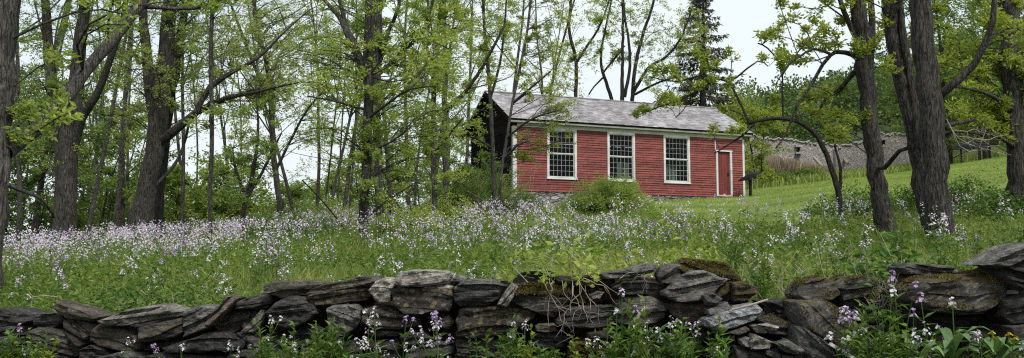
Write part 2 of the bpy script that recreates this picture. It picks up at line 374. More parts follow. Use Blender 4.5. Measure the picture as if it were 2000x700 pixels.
def slatemat():
    m, nt, b = newmat('roof_slate'); g = nt.nodes.new('ShaderNodeNewGeometry')
    c = ramp(nt, g.outputs['Random Per Island'], [(0, (.22, .208, .215)), (.5, (.30, .286, .294)), (1, (.40, .385, .39))])
    n = tex(nt, 'noise', coords(nt), 9, 6, .65); c = mixc(nt, 1., c, ramp(nt, n, [(.3, (.72, .72, .7)), (.7, (1.2, 1.2, 1.2))]), 'MULTIPLY')
    n2 = tex(nt, 'noise', coords(nt), .9, 4); c = mixc(nt, 1., c, ramp(nt, n2, [(.35, (.8, .78, .78)), (.65, (1.1, 1.1, 1.12))]), 'MULTIPLY')
    nt.links.new(c, b.inputs['Base Color']); b.inputs['Roughness'].default_value = .6; bump(nt, b, n, .4, .01); return m
M['slate'] = slatemat()
def glassmat():
    m, nt, b = newmat('old_glass'); nt.nodes.remove(b); out = nt.nodes['Material Output']
    g = nt.nodes.new('ShaderNodeBsdfGlossy'); g.inputs['Roughness'].default_value = .04; g.inputs[0].default_value = (.25, .28, .28, 1)
    t = nt.nodes.new('ShaderNodeBsdfTransparent'); t.inputs[0].default_value = (.6, .64, .62, 1)
    fz = nt.nodes.new('ShaderNodeFresnel'); fz.inputs[0].default_value = 1.5
    n = tex(nt, 'noise', coords(nt), 7, 3); bp = nt.nodes.new('ShaderNodeBump'); bp.inputs['Strength'].default_value = .25; bp.inputs['Distance'].default_value = .02
    nt.links.new(n, bp.inputs['Height']); nt.links.new(bp.outputs[0], g.inputs['Normal'])
    mxx = nt.nodes.new('ShaderNodeMixShader'); nt.links.new(fz.outputs[0], mxx.inputs[0]); nt.links.new(t.outputs[0], mxx.inputs[1]); nt.links.new(g.outputs[0], mxx.inputs[2])
    nt.links.new(mxx.outputs[0], out.inputs[0]); return m
M['glass'] = glassmat()
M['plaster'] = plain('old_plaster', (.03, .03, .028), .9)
M['dusty'] = plain('dusty_glass', (.22, .25, .20), .5, .4, 12)
nt_ = M['dusty'].node_tree; tr_ = nt_.nodes.new('ShaderNodeBsdfTransparent'); tr_.inputs[0].default_value = (.5, .55, .5, 1); ms_ = nt_.nodes.new('ShaderNodeMixShader'); ms_.inputs[0].default_value = .22; nt_.links.new(nt_.nodes['Principled BSDF'].outputs[0], ms_.inputs[1]); nt_.links.new(tr_.outputs[0], ms_.inputs[2]); nt_.links.new(ms_.outputs[0], nt_.nodes['Material Output'].inputs[0])
tl_ = nt_.nodes.new('ShaderNodeBsdfTranslucent'); tl_.inputs[0].default_value = (.28, .33, .26, 1); ms2_ = nt_.nodes.new('ShaderNodeMixShader'); ms2_.inputs[0].default_value = .7; nt_.links.new(nt_.nodes['Principled BSDF'].outputs[0], ms2_.inputs[1]); nt_.links.new(tl_.outputs[0], ms2_.inputs[2]); nt_.links.new(ms2_.outputs[0], ms_.inputs[1])
def masonry(name, c1, c2, mortar, sc):
    m, nt, b = newmat(name)
    v = coords(nt, (1, 1, 2.6)); vo = nt.nodes.new('ShaderNodeTexVoronoi'); vo.feature = 'DISTANCE_TO_EDGE'; vo.inputs['Scale'].default_value = sc; nt.links.new(v, vo.inputs['Vector'])
    vc = nt.nodes.new('ShaderNodeTexVoronoi'); vc.inputs['Scale'].default_value = sc; nt.links.new(v, vc.inputs['Vector'])
    cc = ramp(nt, vc.outputs['Color'], [(.2, c1), (.8, c2)])
    cc = mixc(nt, ramp(nt, vo.outputs[0], [(.02, (1, 1, 1)), (.09, (0, 0, 0))]), cc, mortar)
    cc = mixc(nt, 1., cc, ramp(nt, tex(nt, 'noise', coords(nt), 8, 6, .7), [(.3, (.6, .6, .6)), (.7, (1.3, 1.3, 1.3))]), 'MULTIPLY')
    nt.links.new(cc, b.inputs['Base Color']); b.inputs['Roughness'].default_value = .95
    bump(nt, b, math_(nt, 'MINIMUM', vo.outputs[0], .12), 1, .3); return m
M['found'] = masonry('foundation_stone', (.15, .145, .135), (.30, .285, .26), (.05, .048, .042), 2.6)
M['ruin'] = masonry('ruin_rubble', (.27, .245, .22), (.38, .35, .32), (.24, .22, .20), 3.6)
M['capstone'] = plain('capstone', (.34, .325, .31), .9, .35, 3)

def building():
    r = empty('schoolhouse', fr((0, 0, 0)), 'long red clapboard schoolhouse with slate roof and three tall white framed windows', 'building')
    # openings, read off the photograph: (x0, x1, z0, z1) incl. trim
    wins = []
    for a, b_ in (((1069, 256.), (1126, 350)), ((1186.5, 259.), (1240, 354)), ((1296, 267.), (1347.5, 359))):
        x0, _ = loc(*a); x1, _ = loc(*b_); wins.append([x0 - .03, x1, .58, 2.71])
    dx0, _ = loc(1398, 330); dx1, _ = loc(1429, 330)
    door = [dx0, dx1, .06, 2.10]
    ops = wins + [door]
    m = MB(); z = -.02; k = 0; c = .104
    while z < WH - .01:
        z1 = min(z + c, WH)
        cuts = sorted([(o[0], o[1]) for o in ops if o[2] < z1 - .03 and o[3] > z + .03]); xs = []; cur = .13
        for a, b_ in cuts: xs.append((cur, a)); cur = b_
        xs.append((cur, BL - .10))
        for a, b_ in xs:
            q = a
            while q < b_ - .05:
                e = min(b_, q + random.uniform(2.2, 4.5)); 
                if b_ - e < .5: e = b_
                n = max(2, int((e - q) / .35)); t = np.linspace(q + .002, e - .002, n + 1)
                tilt = random.gauss(0, .0035); wob = random.gauss(0, .004) * np.sin(t * random.uniform(1, 3) + k)
                out = .027 + abs(random.gauss(0, .006))
                zz = z + tilt + wob
                V = np.concatenate([np.stack([t, np.full(n + 1, -out), zz], 1), np.stack([t, np.full(n + 1, -.002), np.full(n + 1, z1 + .01)], 1), np.stack([t, np.full(n + 1, 0.0), zz + .012], 1)])
                i = np.arange(n); N = n + 1
                m.add(fr(V), np.concatenate([np.stack([i, i + 1, N + i + 1, N + i], 1), np.stack([2 * N + i, 2 * N + i + 1, i + 1, i], 1)]))
                q = e
        z = z1; k += 1
    m.obj('clapboard_wall', 'red', r)
    # inner wall shell with the openings, so the room inside is dark
    bo = []
    for px, py in ((1217, 331), (1311, 337)):
        x, zc = loc(px, py, BW); bo.append([x - .42, x + .38, max(.3, zc - .75), zc + .35])
    def shell(mb, y0, y1, oo):
        xs = sorted(set([.02, BL - .02] + [v for o in oo for v in (o[0] + .05, o[1] - .05)]))
        for a, b_ in zip(xs[:-1], xs[1:]):
            c_ = (a + b_) / 2; o = [o for o in oo if o[0] < c_ < o[1]]
            if o: o = o[0]; mb.box((a, y0, 0), (b_, y1, o[2] + .04), fr); mb.box((a, y0, o[3] - .04), (b_, y1, WH), fr)
            else: mb.box((a, y0, 0), (b_, y1, WH), fr)
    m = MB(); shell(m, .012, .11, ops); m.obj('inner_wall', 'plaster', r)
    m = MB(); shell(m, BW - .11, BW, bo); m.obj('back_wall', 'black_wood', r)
    for o_ in bo:
        m = MB(); m.add(fr(np.array([(o_[0], BW - .06, o_[2]), (o_[1], BW - .06, o_[2]), (o_[1], BW - .06, o_[3]), (o_[0], BW - .06, o_[3])])), [(0, 1, 2, 3)]); bw = m.obj('back_window', 'dusty', r)
        m = MB(); cx = (o_[0] + o_[1]) / 2; cz = (o_[2] + o_[3]) / 2
        for q in (-.2, 0, .2): m.box((cx + q - .012, BW - .085, o_[2]), (cx + q + .012, BW - .065, o_[3]), fr)
        for q in (-.28, 0, .28): m.box((o_[0], BW - .09, cz + q - .012), (o_[1], BW - .0855, cz + q + .012), fr)
        m.obj('window_bars', 'white', bw, origin=np.array(r.location))
    m = MB(); m.box((.05, .12, -.05), (BL - .05, BW - .12, 0), fr); m.obj('floor', 'plaster', r)
    m = MB(); m.box((.05, .12, WH + .02), (BL - .05, BW - .12, WH + .08), fr); m.obj('ceiling', 'plaster', r)
    # gable ends
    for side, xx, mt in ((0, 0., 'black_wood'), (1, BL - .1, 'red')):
        m = MB(); nb = 34 if side == 0 else 44; hz = (WH + .36 + RISE) / nb
        for q in range(nb):
            z0 = q * hz; z1 = z0 + hz * 1.03; f = lambda zz: 0 if zz < WH + .36 else (zz - WH - .36) / RISE * BW / 2
            a0, a1 = f(z0), f(min(z1, WH + .36 + RISE - .02)); 
            if a1 > BW / 2 - .06: break
            j = random.uniform(-.006, .006); x0 = xx - .012 + j if side == 0 else xx; x1 = xx + .1 if side == 0 else xx + .112 + j
            V = np.array([(x0, a0, z0), (x1, a0, z0), (x1, BW - a0, z0), (x0, BW - a0, z0), (x0 + .01, a1, z1), (x1 - .01, a1, z1), (x1 - .01, BW - a1, z1), (x0 + .01, BW - a1, z1)])
            m.add(fr(V), [(0,3,2,1),(4,5,6,7),(0,1,5,4),(1,2,6,5),(2,3,7,6),(3,0,4,7)])
        m.obj('gable_wall', mt, r, label='black weathered end wall under the gable' if side == 0 else None)
    # foundation
    m = MB()
    nx = 80
    for a, b_, y0 in ((.02, BL - .05, .02),):
        t = np.linspace(a, b_, nx); zs = np.linspace(-1.25, -.03, 12)
        T, Z = np.meshgrid(t, zs, indexing='xy'); Yd = y0 + np.random.default_rng(3).uniform(-.045, .03, T.shape)
        V = np.stack([T, Yd, Z], -1).reshape(-1, 3); i, j = np.meshgrid(np.arange(11), np.arange(nx - 1), indexing='ij')
        m.add(fr(V), np.stack([i * nx + j, i * nx + j + 1, (i + 1) * nx + j + 1, (i + 1) * nx + j], -1).reshape(-1, 4))
    m.box((.03, .08, -1.3), (BL - .03, BW - .05, -.06), fr)
    m.obj('foundation', 'found', r)
    # sill flashing chips
    m = MB()
    # corner boards, frieze, gutter/eave boards
    m.box((0, -.032, -.28), (.14, .0, WH), fr); m.box((-.03, -.032, -.28), (0, .13, WH), fr); m.obj('corner_board', 'white', r)
    m = MB(); m.box((BL - .11, -.03, -.03), (BL, .0, WH), fr); m.obj('corner_board', 'white', r)
    m = MB(); m.box((.145, -.045, WH - .02), (BL - .112, -.0, WH + .13), fr); m.obj('frieze_board', 'white', r)
    OV = .30; sl = RISE / (BW / 2); RO = .30
    m = MB(); m.box((-RO + .02, -OV + .04, WH + .11), (BL + RO - .02, -OV + .075, WH + .215), fr)
    m.box((.0, -.03, WH + .133), (BL, .10, WH + .36), fr); m.obj('eave_board', 'grey_trim', r)
    m = MB(); m.box((-RO + .06, -OV + .002, WH + .125), (BL + RO - .05, -OV + .036, WH + .19), fr); 
    for q in np.arange(.3, BL, 1.5): m.box((q, -OV - .008, WH + .12), (q + .03, -OV, WH + .20), fr)
    m.obj('gutter', 'grey_trim', r)
    # roof deck and slates
    def rz(y): return WH + RB + (y if y < BW / 2 else BW - y) * sl
    m = MB()
    for s in (0, 1):
        y0, y1 = (-OV, BW / 2) if s == 0 else (BW + OV, BW / 2)
        V = [(-RO, y0, rz(y0)), (BL + RO, y0, rz(y0)), (BL + RO, y1, rz(y1)), (-RO, y1, rz(y1))]
        V = V + [(a, b_, c_ - .07) for a, b_, c_ in V]
        m.add(fr(np.array(V)), [(0,1,2,3),(7,6,5,4),(0,4,5,1),(1,5,6,2),(3,2,6,7),(0,3,7,4)])
    roof = m.obj('roof', 'black_wood', r)
    m = MB(); Ls = math.hypot(BW / 2 + OV, (BW / 2 + OV) * sl); rows = 22; ex = Ls / rows
    cy, cz = (BW / 2 + OV) / Ls, (BW / 2 + OV) * sl / Ls
    for s in (0, 1):
        for q in range(rows):
            x = -RO - random.uniform(0, .25)
            while x < BL + RO:
                w = random.uniform(.20, .30); a = max(x, -RO - .01); b_ = min(x + w - .006, BL + RO + .01)
                if b_ - a > .04:
                    l0 = q * ex - .03 - random.uniform(0, .012); l1 = min((q + 1) * ex + .03, Ls); h0 = .034 + random.uniform(-.004, .007); h1 = .012
                    V = []
                    for (xx, l, h) in ((a, l0, h0), (b_, l0, h0 + random.uniform(-.003, .003)), (b_, l1, h1), (a, l1, h1)):
                        y = -OV + l * cy; zz = rz(-OV) + l * cz
                        V.append((xx, y - h * cz, zz + h * cy)); 
                    for (xx, l, h) in ((a, l0, h0 - .014), (b_, l0, h0 - .014)):
                        V.append((xx, -OV + l * cy - h * cz, rz(-OV) + l * cz + h * cy))
                    V = np.array(V)
                    if s: V[:, 1] = BW - V[:, 1]
                    m.add(fr(V), [(0, 1, 2, 3), (4, 5, 1, 0)])
                x += w
    m.obj('slates', 'slate', roof, origin=np.array(r.location))
    m = MB(); m.box((-RO, BW / 2 - .09, rz(BW / 2) + .012), (BL + RO, BW / 2 + .09, rz(BW / 2) + .045), fr); m.obj('ridge_cap', 'slate', roof, origin=np.array(r.location))
    for s in (0, 1):   # rake boards
        x0 = -RO - .03 if s == 0 else BL + RO + .012
        m = MB()
        for (ya, yb) in ((-OV, BW / 2), (BW + OV, BW / 2)):
            V = [(x0, ya, rz(ya) - .16), (x0 + .02, ya, rz(ya) - .16), (x0 + .02, yb, rz(yb) - .16), (x0, yb, rz(yb) - .16)]
            V = V + [(a, b_, c_ + .17) for a, b_, c_ in V]
            m.add(fr(np.array(V)), [(0,3,2,1),(4,5,6,7),(0,1,5,4),(1,2,6,5),(2,3,7,6),(3,0,4,7)])
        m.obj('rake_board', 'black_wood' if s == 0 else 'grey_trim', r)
    # windows
    for (x0, x1, z0, z1) in wins:
        m = MB(); t = .10; th = .048
        m.box((x0, -th, z0), (x0 + t, .02, z1), fr); m.box((x1 - t, -th, z0), (x1, .02, z1), fr)
        m.box((x0 + t, -th, z1 - t), (x1 - t, .02, z1), fr); m.box((x0 - .02, -th - .03, z0 - .06), (x1 + .02, .02, z0 + .0), fr); m.box((x0 + t, -th, z0 + .001), (x1 - t, .0, z0 + .04), fr)
        wo_ = m.obj('window', 'white', r)
        a, b_, c_, d_ = x0 + t, x1 - t, z0 + .04, z1 - t; mid = c_ + (d_ - c_) * .505
        m = MB(); mu = MB(); s = .035
        for (lo, hi, yy) in ((c_, mid, .012), (mid, d_, -.012)):
            m.box((a, yy, lo), (a + s, yy + .02, hi), fr); m.box((b_ - s, yy, lo), (b_, yy + .02, hi), fr)
            m.box((a + s, yy, lo), (b_ - s, yy + .02, lo + s), fr); m.box((a + s, yy, hi - s), (b_ - s, yy + .02, hi), fr)
            for q in range(1, 6):
                xx = a + s + (b_ - a - 2 * s) * q / 6; mu.box((xx - .0065, yy + .002, lo + s), (xx + .0065, yy + .018, hi - s), fr)
            for q in range(1, 4):
                zz = lo + s + (hi - lo - 2 * s) * q / 4; mu.box((a + s, yy + .003, zz - .0065), (b_ - s, yy + .017, zz + .0065), fr)
        m.obj('sash', 'white', wo_, origin=np.array(r.location)); mu.obj('muntins', 'muntin', wo_, origin=np.array(r.location))
        m = MB(); m.add(fr(np.array([(a + .01, .022, c_ + .01), (b_ - .01, .022, c_ + .01), (b_ - .01, .022, mid), (a + .01, .022, mid)])), [(0, 1, 2, 3)])
        m.add(fr(np.array([(a + .01, -.002, mid), (b_ - .01, -.002, mid), (b_ - .01, -.002, d_ - .01), (a + .01, -.002, d_ - .01)])), [(0, 1, 2, 3)])
        m.obj('pane', 'glass', wo_, origin=np.array(r.location))
    x0, x1, z0, z1 = door; t = .10; m = MB()
    m.box((x0, -.05, z0 - .02), (x0 + t, .09, z1), fr); m.box((x1 - t, -.05, z0 - .02), (x1, .09, z1), fr); m.box((x0 - .02, -.06, z1 - .005), (x1 + .02, .09, z1 + .05), fr)
    m.box((x0, -.05, z0 - .05), (x1, .05, z0 - .02), fr)
    m.box((x0 - .06, -.04, z1 + .05), (x0 + .01, .0, WH - .12), fr)
    dr = m.obj('door_frame', 'white', r)
    m = MB(); nb = 5; w = (x1 - x0 - 2 * t) / nb
    for q in range(nb): m.box((x0 + t + q * w + .004, .045 + random.uniform(-.004, .004), z0 - .015), (x0 + t + (q + 1) * w - .004, .08, z1 - .03), fr)
    dd = m.obj('door', 'red_door', r)
    m = MB(); m.box((x1 - t - .11, .0, .98), (x1 - t - .06, .04, 1.10), fr); m.obj('handle', 'black_wood', dd, origin=np.array(r.location))
    m = MB(); m.box((x0 - .4, -.75, -.22), (x1 + .35, -.02, -.10), fr); m.obj('doorstep', 'found', r)
    # lean-to behind the left end
    m = MB()
    m.box((-.1, BW + .02, -.4), (3., BW + 2.4, 1.15), fr)
    V = [(-.35, BW + .0, 1.45), (3.2, BW + .0, 1.45), (3.2, BW + 2.8, 1.0), (-.35, BW + 2.8, 1.0)]; V = V + [(a, b_, c_ + .06) for a, b_, c_ in V]
    m.add(fr(np.array(V)), [(0,3,2,1),(4,5,6,7),(0,1,5,4),(1,2,6,5),(2,3,7,6),(3,0,4,7)])
    m.obj('lean_to', 'black_wood', r, label='low black lean-to behind the left end')
building()

# ------------------------------------------------------------------ ruined stone wall, signs
def ruin():
    prof = [(1440, 262), (1485, 268), (1510, 271), (1560, 276), (1600, 280), (1640, 284)]
    prof2 = [(1632, 292), (1650, 284), (1672, 279), (1690, 272), (1702, 262), (1722, 260), (1760, 261), (1782, 268)]
    def wallmesh(prof, Y0, Y1, opening, name, label, base_drop=1.5):
        pts = [P(px, py, Y0 + (Y1 - Y0) * i / (len(prof) - 1)) for i, (px, py) in enumerate(prof)]
        xs = np.array([p[0] for p in pts]); r = empty(name, (pts[0][0], pts[0][1], H(pts[0][0], pts[0][1])), label, 'ruined wall')
        n = 110; X = np.linspace(xs[0], xs[-1], n); Yp = np.interp(X, xs, [p[1] for p in pts]); Zt = np.interp(X, xs, [p[2] for p in pts])
        Zt = Zt + rng.normal(size=n) * .06 + .12 * np.sin(X * 3.1) * np.sin(X * 1.3)
        rows = 26; fz = np.linspace(0, 1, rows); m = MB(); Zb = hgt(X, Yp) - .6
        Vf = np.stack([np.broadcast_to(X, (rows, n)), Yp + rng.normal(size=(rows, n)) * .02, Zb + (Zt - Zb) * fz[:, None]], -1)
        Vb = Vf.copy(); Vb[..., 1] += .7
        i, j = np.meshgrid(np.arange(rows - 1), np.arange(n - 1), indexing='ij'); keep = np.ones(i.shape, bool)
        pc = 1000 + F * X / Yp
        for (a, b_, t0, t1) in opening:
            ymid = 500 - (Vf[:-1, :-1, 2] - EYE) / Yp[:-1] * F
            keep &= ~((pc[:-1] > a) & (pc[:-1] < b_) & (ymid < t1) & (ymid > t0))
        Q = np.stack([i * n + j, i * n + j + 1, (i + 1) * n + j + 1, (i + 1) * n + j], -1)[keep]
        m.add(Vf, Q)
        m.add(Vb, np.stack([i * n + j, (i + 1) * n + j, (i + 1) * n + j + 1, i * n + j + 1], -1)[keep])
        k = np.arange(n - 1); top = np.concatenate([Vf[-1], Vb[-1]]); m.add(top, np.stack([k, k + 1, n + k + 1, n + k], 1))
        for e in (0, n - 1):
            side = np.concatenate([Vf[:, e], Vb[:, e]]); q = np.arange(rows - 1); m.add(side, np.stack([q, q + 1, rows + q + 1, rows + q], 1))
        m.obj('masonry', 'ruin', r)
        m = MB()
        for q in np.arange(0, n - 3, 2):
            if random.random() < .85:
                w = (X[1] - X[0]) * 1.9; z = Zt[q] ; m.box((X[q], Yp[q] - .12, z - .05), (X[q] + w, Yp[q] + .75, z + random.uniform(.03, .08)))
        m.obj('capstones', 'capstone', r)
        m = MB()
        for (a, b_, t0, t1) in opening:
            p = P(a - 2, t0, Yp[0]); q = P(b_ + 2, t0, Yp[0]); yy = np.interp(p[0], X, Yp); p = P(a - 2, t0, yy); q = P(b_ + 2, t0, yy)
            m.box((p[0], yy - .1, p[2] - .02), (q[0], yy + .3, p[2] + .16)); m.box((p[0], yy - .1, P(a, t1 + 1, yy)[2] - .12), (q[0], yy + .3, P(a, t1 + 1, yy)[2]))
        if opening: m.obj('lintel', 'capstone', r)
        return r
    wallmesh(prof, 78, 82, [(1556, 1565, 287, 297)], 'ruined_wall', 'long roofless stone ruin wall with small square opening behind the lawn')
    r2 = wallmesh(prof2, 76, 80, [(1724, 1733, 273, 284)], 'ruined_wall', 'taller stepped stone ruin wall seen between the right tree trunks')
    for (a, b_, c_, d_) in ((1523, 305, 1541, 326), (1590, 308, 1608, 328), (1645, 306, 1656, 320)):
        m = MB(); p, q = P(a, b_, 77.4), P(c_, d_, 75.4); m.tube([p, q], [.14, .16], 5)
        o = m.obj('timber_prop', 'twig_dry', origin=q); tag(o, {1523: 'leaning pale prop against the ruin wall, nearest the red schoolhouse', 1590: 'leaning pale prop against the ruin wall, middle of three', 1645: 'short leaning pale prop beside the stepped end of the ruin'}[a], 'prop', 'props leaning on the ruin')
ruin()
M['sign_black'] = plain('sign_black', (.02, .02, .022), .5, .3)
M['sign_face'] = plain('sign_face', (.012, .013, .012), 1., .6, 5)
for q_ in ('sign_face', 'sign_black'): M[q_].node_tree.nodes['Principled BSDF'].inputs['Specular IOR Level'].default_value = .05
def info_sign(px, pyb, Y, w, label, group=None, posts=1, hh=.85, ry=0.):
    b = P(px, pyb, Y); b[2] = H(b[0], b[1]); r = empty('information_sign', b, label, 'sign', group)
    ca, sa = math.cos(ry), math.sin(ry)
    def q(V): V = np.asarray(V, float); return np.stack([b[0] + V[:, 0] * ca - V[:, 1] * sa, b[1] + V[:, 0] * sa + V[:, 1] * ca, b[2] + V[:, 2]], 1)
    for k in range(posts):
        x = (k - (posts - 1) / 2) * w * .55; m = MB(); m.box((x - .05, -.05, -.1), (x + .05, .05, hh), q); m.obj('post', 'sign_black', r)
    m = MB(); V = np.array([(-w / 2, -.35, hh - .16), (w / 2, -.35, hh - .16), (w / 2, .35, hh + .22), (-w / 2, .35, hh + .22)]); V = np.concatenate([V, V + (0, -.02, .05)])
    m.add(q(V), [(0,3,2,1),(4,5,6,7),(0,1,5,4),(1,2,6,5),(2,3,7,6),(3,0,4,7)]); m.obj('panel', 'sign_black', r)
    m = MB(); V = np.array([(-w / 2 + .04, -.31, hh - .16 + .073 + .02), (w / 2 - .04, -.31, hh - .16 + .093), (w / 2 - .04, .27, hh + .2 + .03), (-w / 2 + .04, .27, hh + .2 + .03)]); V[:, 2] += .003; m.add(q(V), [(0, 1, 2, 3)]); m.obj('display_face', 'sign_face', r)
info_sign(1466, 383, 41.5, .78, 'slanted black information panel on a post beside the red schoolhouse', ry=R(-65), hh=.88)
info_sign(1895, 317, 60, 1.9, 'dark two-post reading panel on the lawn, nearer the big trunks', 'reading panels on the far lawn', 2, 1.0, R(-30))
info_sign(1924, 316, 61, 1.6, 'dark reading panel on the far lawn, its right-hand neighbour overlapped', 'reading panels on the far lawn', 2, 1.15, R(20))

# ------------------------------------------------------------------ trees
def add_branch(tb, lb, p0, p1, r0, prm, lvl=0):
    """curved branch from p0 to target p1 with leafy side twigs"""
    d = p1 - p0; L = np.linalg.norm(d)
    if L < .15: return
    sag = np.array((0, 0, 1.)) * L * random.uniform(-.02, .20) + rng.normal(size=3) * L * .09
    n = max(4, int(L / .35)); t = np.linspace(0, 1, n + 1)[:, None]
    pts = p0 + d * t + sag * (4 * t * (1 - t)) + np.cumsum(rng.normal(size=(n + 1, 3)) * .012 * L ** .5, 0) * (t > 0)
    tb.tube(pts, np.linspace(r0, .004 + r0 * .15, n + 1), 5 if r0 < .04 else 7)
    ntw = prm['twigs']; ls = prm['leaf']; C = []; Dd = []
    for k in range(ntw):
        tt = random.uniform(prm.get('bare', .3), 1.0); i = min(int(tt * n), n - 1); b = pts[i] + (pts[i + 1] - pts[i]) * (tt * n - i)
        dr = unit(rng.normal(size=3) * np.array((1, 1, .6)) + unit(d) * .9 + np.array((0, 0, .25))); tl = prm['tw'] * random.uniform(.5, 1.3) * min(1, L / 1.5)
        m_ = 3; tw = np.array([b + dr * tl * s / m_ + np.array((0, 0, -.06 * tl)) * (s / m_) ** 2 * 2 + rng.normal(size=3) * .03 * tl for s in range(m_ + 1)]); tw[0] = b
        tb.tube(tw, np.linspace(max(.0035, r0 * .22), .002, m_ + 1), 3)
        na = prm['att']; f = rng.uniform(.25, 1.05, na)[:, None]
        C.append(b + (tw[-1] - b) * f + rng.normal(size=(na, 3)) * .05 * tl); Dd.append(np.repeat(dr[None], na, 0))
    if C and prm['n']: sprays(lb, np.concatenate(C), prm['n'], ls * .9, ls, ls * .42, prm.get('droop', .15), np.concatenate(Dd))
def tree(name, label, stems, Y, regions=(), leaf='leaf_spring', bark='bark', prm=None, group=None, cat='tree', sides=10, rough=.06, dead=()):
    """stems: list of [(px,py,w),...] or ([...], Y0, Y1). regions: (px,py,rx,ry,n[,dY, dYspread])"""
    base = dict(twigs=7, att=5, n=6, leaf=.085, tw=.6); base.update(prm or {})
    pts0 = None; tb = MB(); lb = MB(); allp = []
    for si, s in enumerate(stems):
        if isinstance(s, tuple): s, Y0, Y1 = s
        else: Y0 = Y1 = Y
        rows = []
        for i, (px, py, w) in enumerate(s):
            y = Y0 + (Y1 - Y0) * i / max(1, len(s) - 1); p = P(px, py, y); rows.append((p[0], p[1], p[2], w * y / F / 2))
        if si == 0:
            g = H(rows[0][0], rows[0][1])
            if rows[0][2] > g - .05: rows.insert(0, (rows[0][0], rows[0][1], g - .12, rows[0][3] * (1.25 if rows[0][2] < g + .6 else 1.1)))
            else: rows[0] = (rows[0][0], rows[0][1], g - .12, rows[0][3])
            pts0 = (rows[0][0], rows[0][1], g)
        step = .12 if rows[0][3] > .12 and Y < 14 else .3
        pp = smooth_path(rows, step); pp[1:-1, :3] += rng.normal(size=(len(pp) - 2, 3)) * min(.012, rows[0][3] * .1)
        big = rows[0][3] > .1
        tb.tube(pp[:, :3], np.maximum(pp[:, 3], .004), (40 if Y < 14 else 20) if big else sides, rough if big else .04)
        allp.append(pp)
    A = np.concatenate(allp)
    for reg in regions:
        px, py, rx, ry, n = reg[:5]; dY = reg[5] if len(reg) > 5 else 0; sp = reg[6] if len(reg) > 6 else rx * Y / F * .6
        for _ in range(n):
            a = random.uniform(0, 6.283); q = math.sqrt(random.random()); y = Y + dY + random.uniform(-1, 1) * sp; y = max(y, 5.5)
            tgt = P(px + rx * q * math.cos(a), py + ry * q * math.sin(a), y)
            dz = tgt[2] - A[:, 2]; dist = np.linalg.norm(A[:, :3] - tgt, axis=1)
            cost = dist + np.where(dz < .25 * dist, (.25 * dist - dz) * 1.2, 0) + rng.uniform(0, .5, len(A))
            k = int(np.argmin(cost)); L = dist[k]
            add_branch(tb, lb, A[k, :3].copy(), tgt, min(A[k, 3] * .5, .005 + .0065 * L), base)
    r = empty(name, pts0, label, cat, group)
    tb.obj('trunk', bark, r, smooth=True)
    if lb.n: lb.obj('crown', leaf, r)
    return r
sp = dict(twigs=6, att=5, n=5, leaf=.068, tw=.7)
far = dict(twigs=6, att=4, n=4, leaf=.094, tw=1.0)

tree('deciduous_tree', 'stout trunk cut by the left edge with a heavy limb arching right',
     [[(-34, 600, 72), (-28, 480, 62), (-15, 350, 56), (-6, 250, 54), (2, 120, 52), (8, 0, 50), (8, -150, 44)],
      ([(8, 300, 34), (27, 285, 34), (60, 262, 30), (96, 233, 27), (144, 171, 26), (185, 117, 24), (235, 55, 24), (274, 7, 21), (310, -40, 16), (350, -110, 10)], 8, 9.4),
      ([(262, 16, 9), (300, 15, 8), (380, 17, 7), (430, 0, 5), (480, -20, 4)], 9.2, 9.2),
      ([(5, 355, 9), (40, 372, 8), (75, 385, 7), (95, 405, 6), (105, 425, 4)], 8, 8.4)],
     8, [(100, 220, 70, 50, 3), (110, 180, 60, 60, 2), (250, 40, 100, 50, 3), (90, 270, 60, 30, 2), (130, -60, 200, 50, 8), (430, 10, 80, 30, 4, 1.2, .5)],
     'leaf_spring', 'bark_grey', dict(twigs=4, att=4, n=5, leaf=.07, tw=.35, bare=.6), rough=.04)
tree('deciduous_tree', 'forked trunk rising in three grey stems above the left end of the flower drift',
     [[(125, 452, 46), (128, 400, 40), (133, 300, 36), (140, 220, 34), (150, 150, 28), (160, 60, 22), (170, -60, 16), (175, -160, 8)],
      ([(118, 440, 28), (121, 300, 26), (110, 210, 25), (100, 150, 21), (92, 60, 18), (85, -60, 12), (80, -150, 6)], 20, 20.6),
      ([(140, 300, 20), (160, 230, 18), (185, 190, 15), (215, 120, 13), (240, 40, 11), (255, -60, 8)], 20, 19)],
     20, [(120, 110, 150, 130, 38), (80, 250, 110, 100, 12), (220, 60, 90, 90, 16), (130, -80, 160, 70, 26)], 'leaf_mid', 'bark', sp)
tree('deciduous_tree', 'broad twin-limbed old tree at left centre with a crooked limb reaching right',
     [[(273, 440, 50), (281, 400, 40), (295, 330, 36), (305, 270, 37), (310, 200, 38), (318, 150, 32), (325, 80, 28), (330, 0, 24), (335, -100, 14)],
      [(304, 230, 26), (292, 170, 24), (285, 100, 20), (278, 20, 16), (270, -80, 10)],
      ([(310, 278, 20), (343, 254, 18), (384, 219, 14), (439, 192, 10), (500, 180, 6), (560, 165, 4), (610, 160, 2), (650, 168, 1)], 22, 20.5),
      ([(384, 219, 12), (411, 170, 12), (455, 140, 9), (505, 113, 6), (560, 60, 4), (605, 20, 2), (640, 0, 1)], 21, 20.5),
      ([(296, 370, 8), (335, 330, 7), (355, 295, 6), (368, 245, 5)], 22, 22)],
     22, [(300, 90, 160, 100, 46), (470, 120, 110, 90, 44), (420, 30, 150, 80, 34), (240, 210, 110, 60, 10), (520, 190, 60, 50, 14), (330, -90, 200, 60, 30)], 'leaf_grey', 'bark', sp)
tree('deciduous_tree', 'second dark trunk leaning right just behind the broad old tree',
     [[(306, 430, 22), (310, 380, 21), (318, 300, 22), (330, 200, 20), (345, 120, 18), (360, 20, 14), (370, -100, 8)]],
     24, [(370, 80, 120, 110, 34), (370, -60, 120, 60, 16), (370, 210, 60, 60, 8)], 'leaf_mid', 'bark_dark', sp)
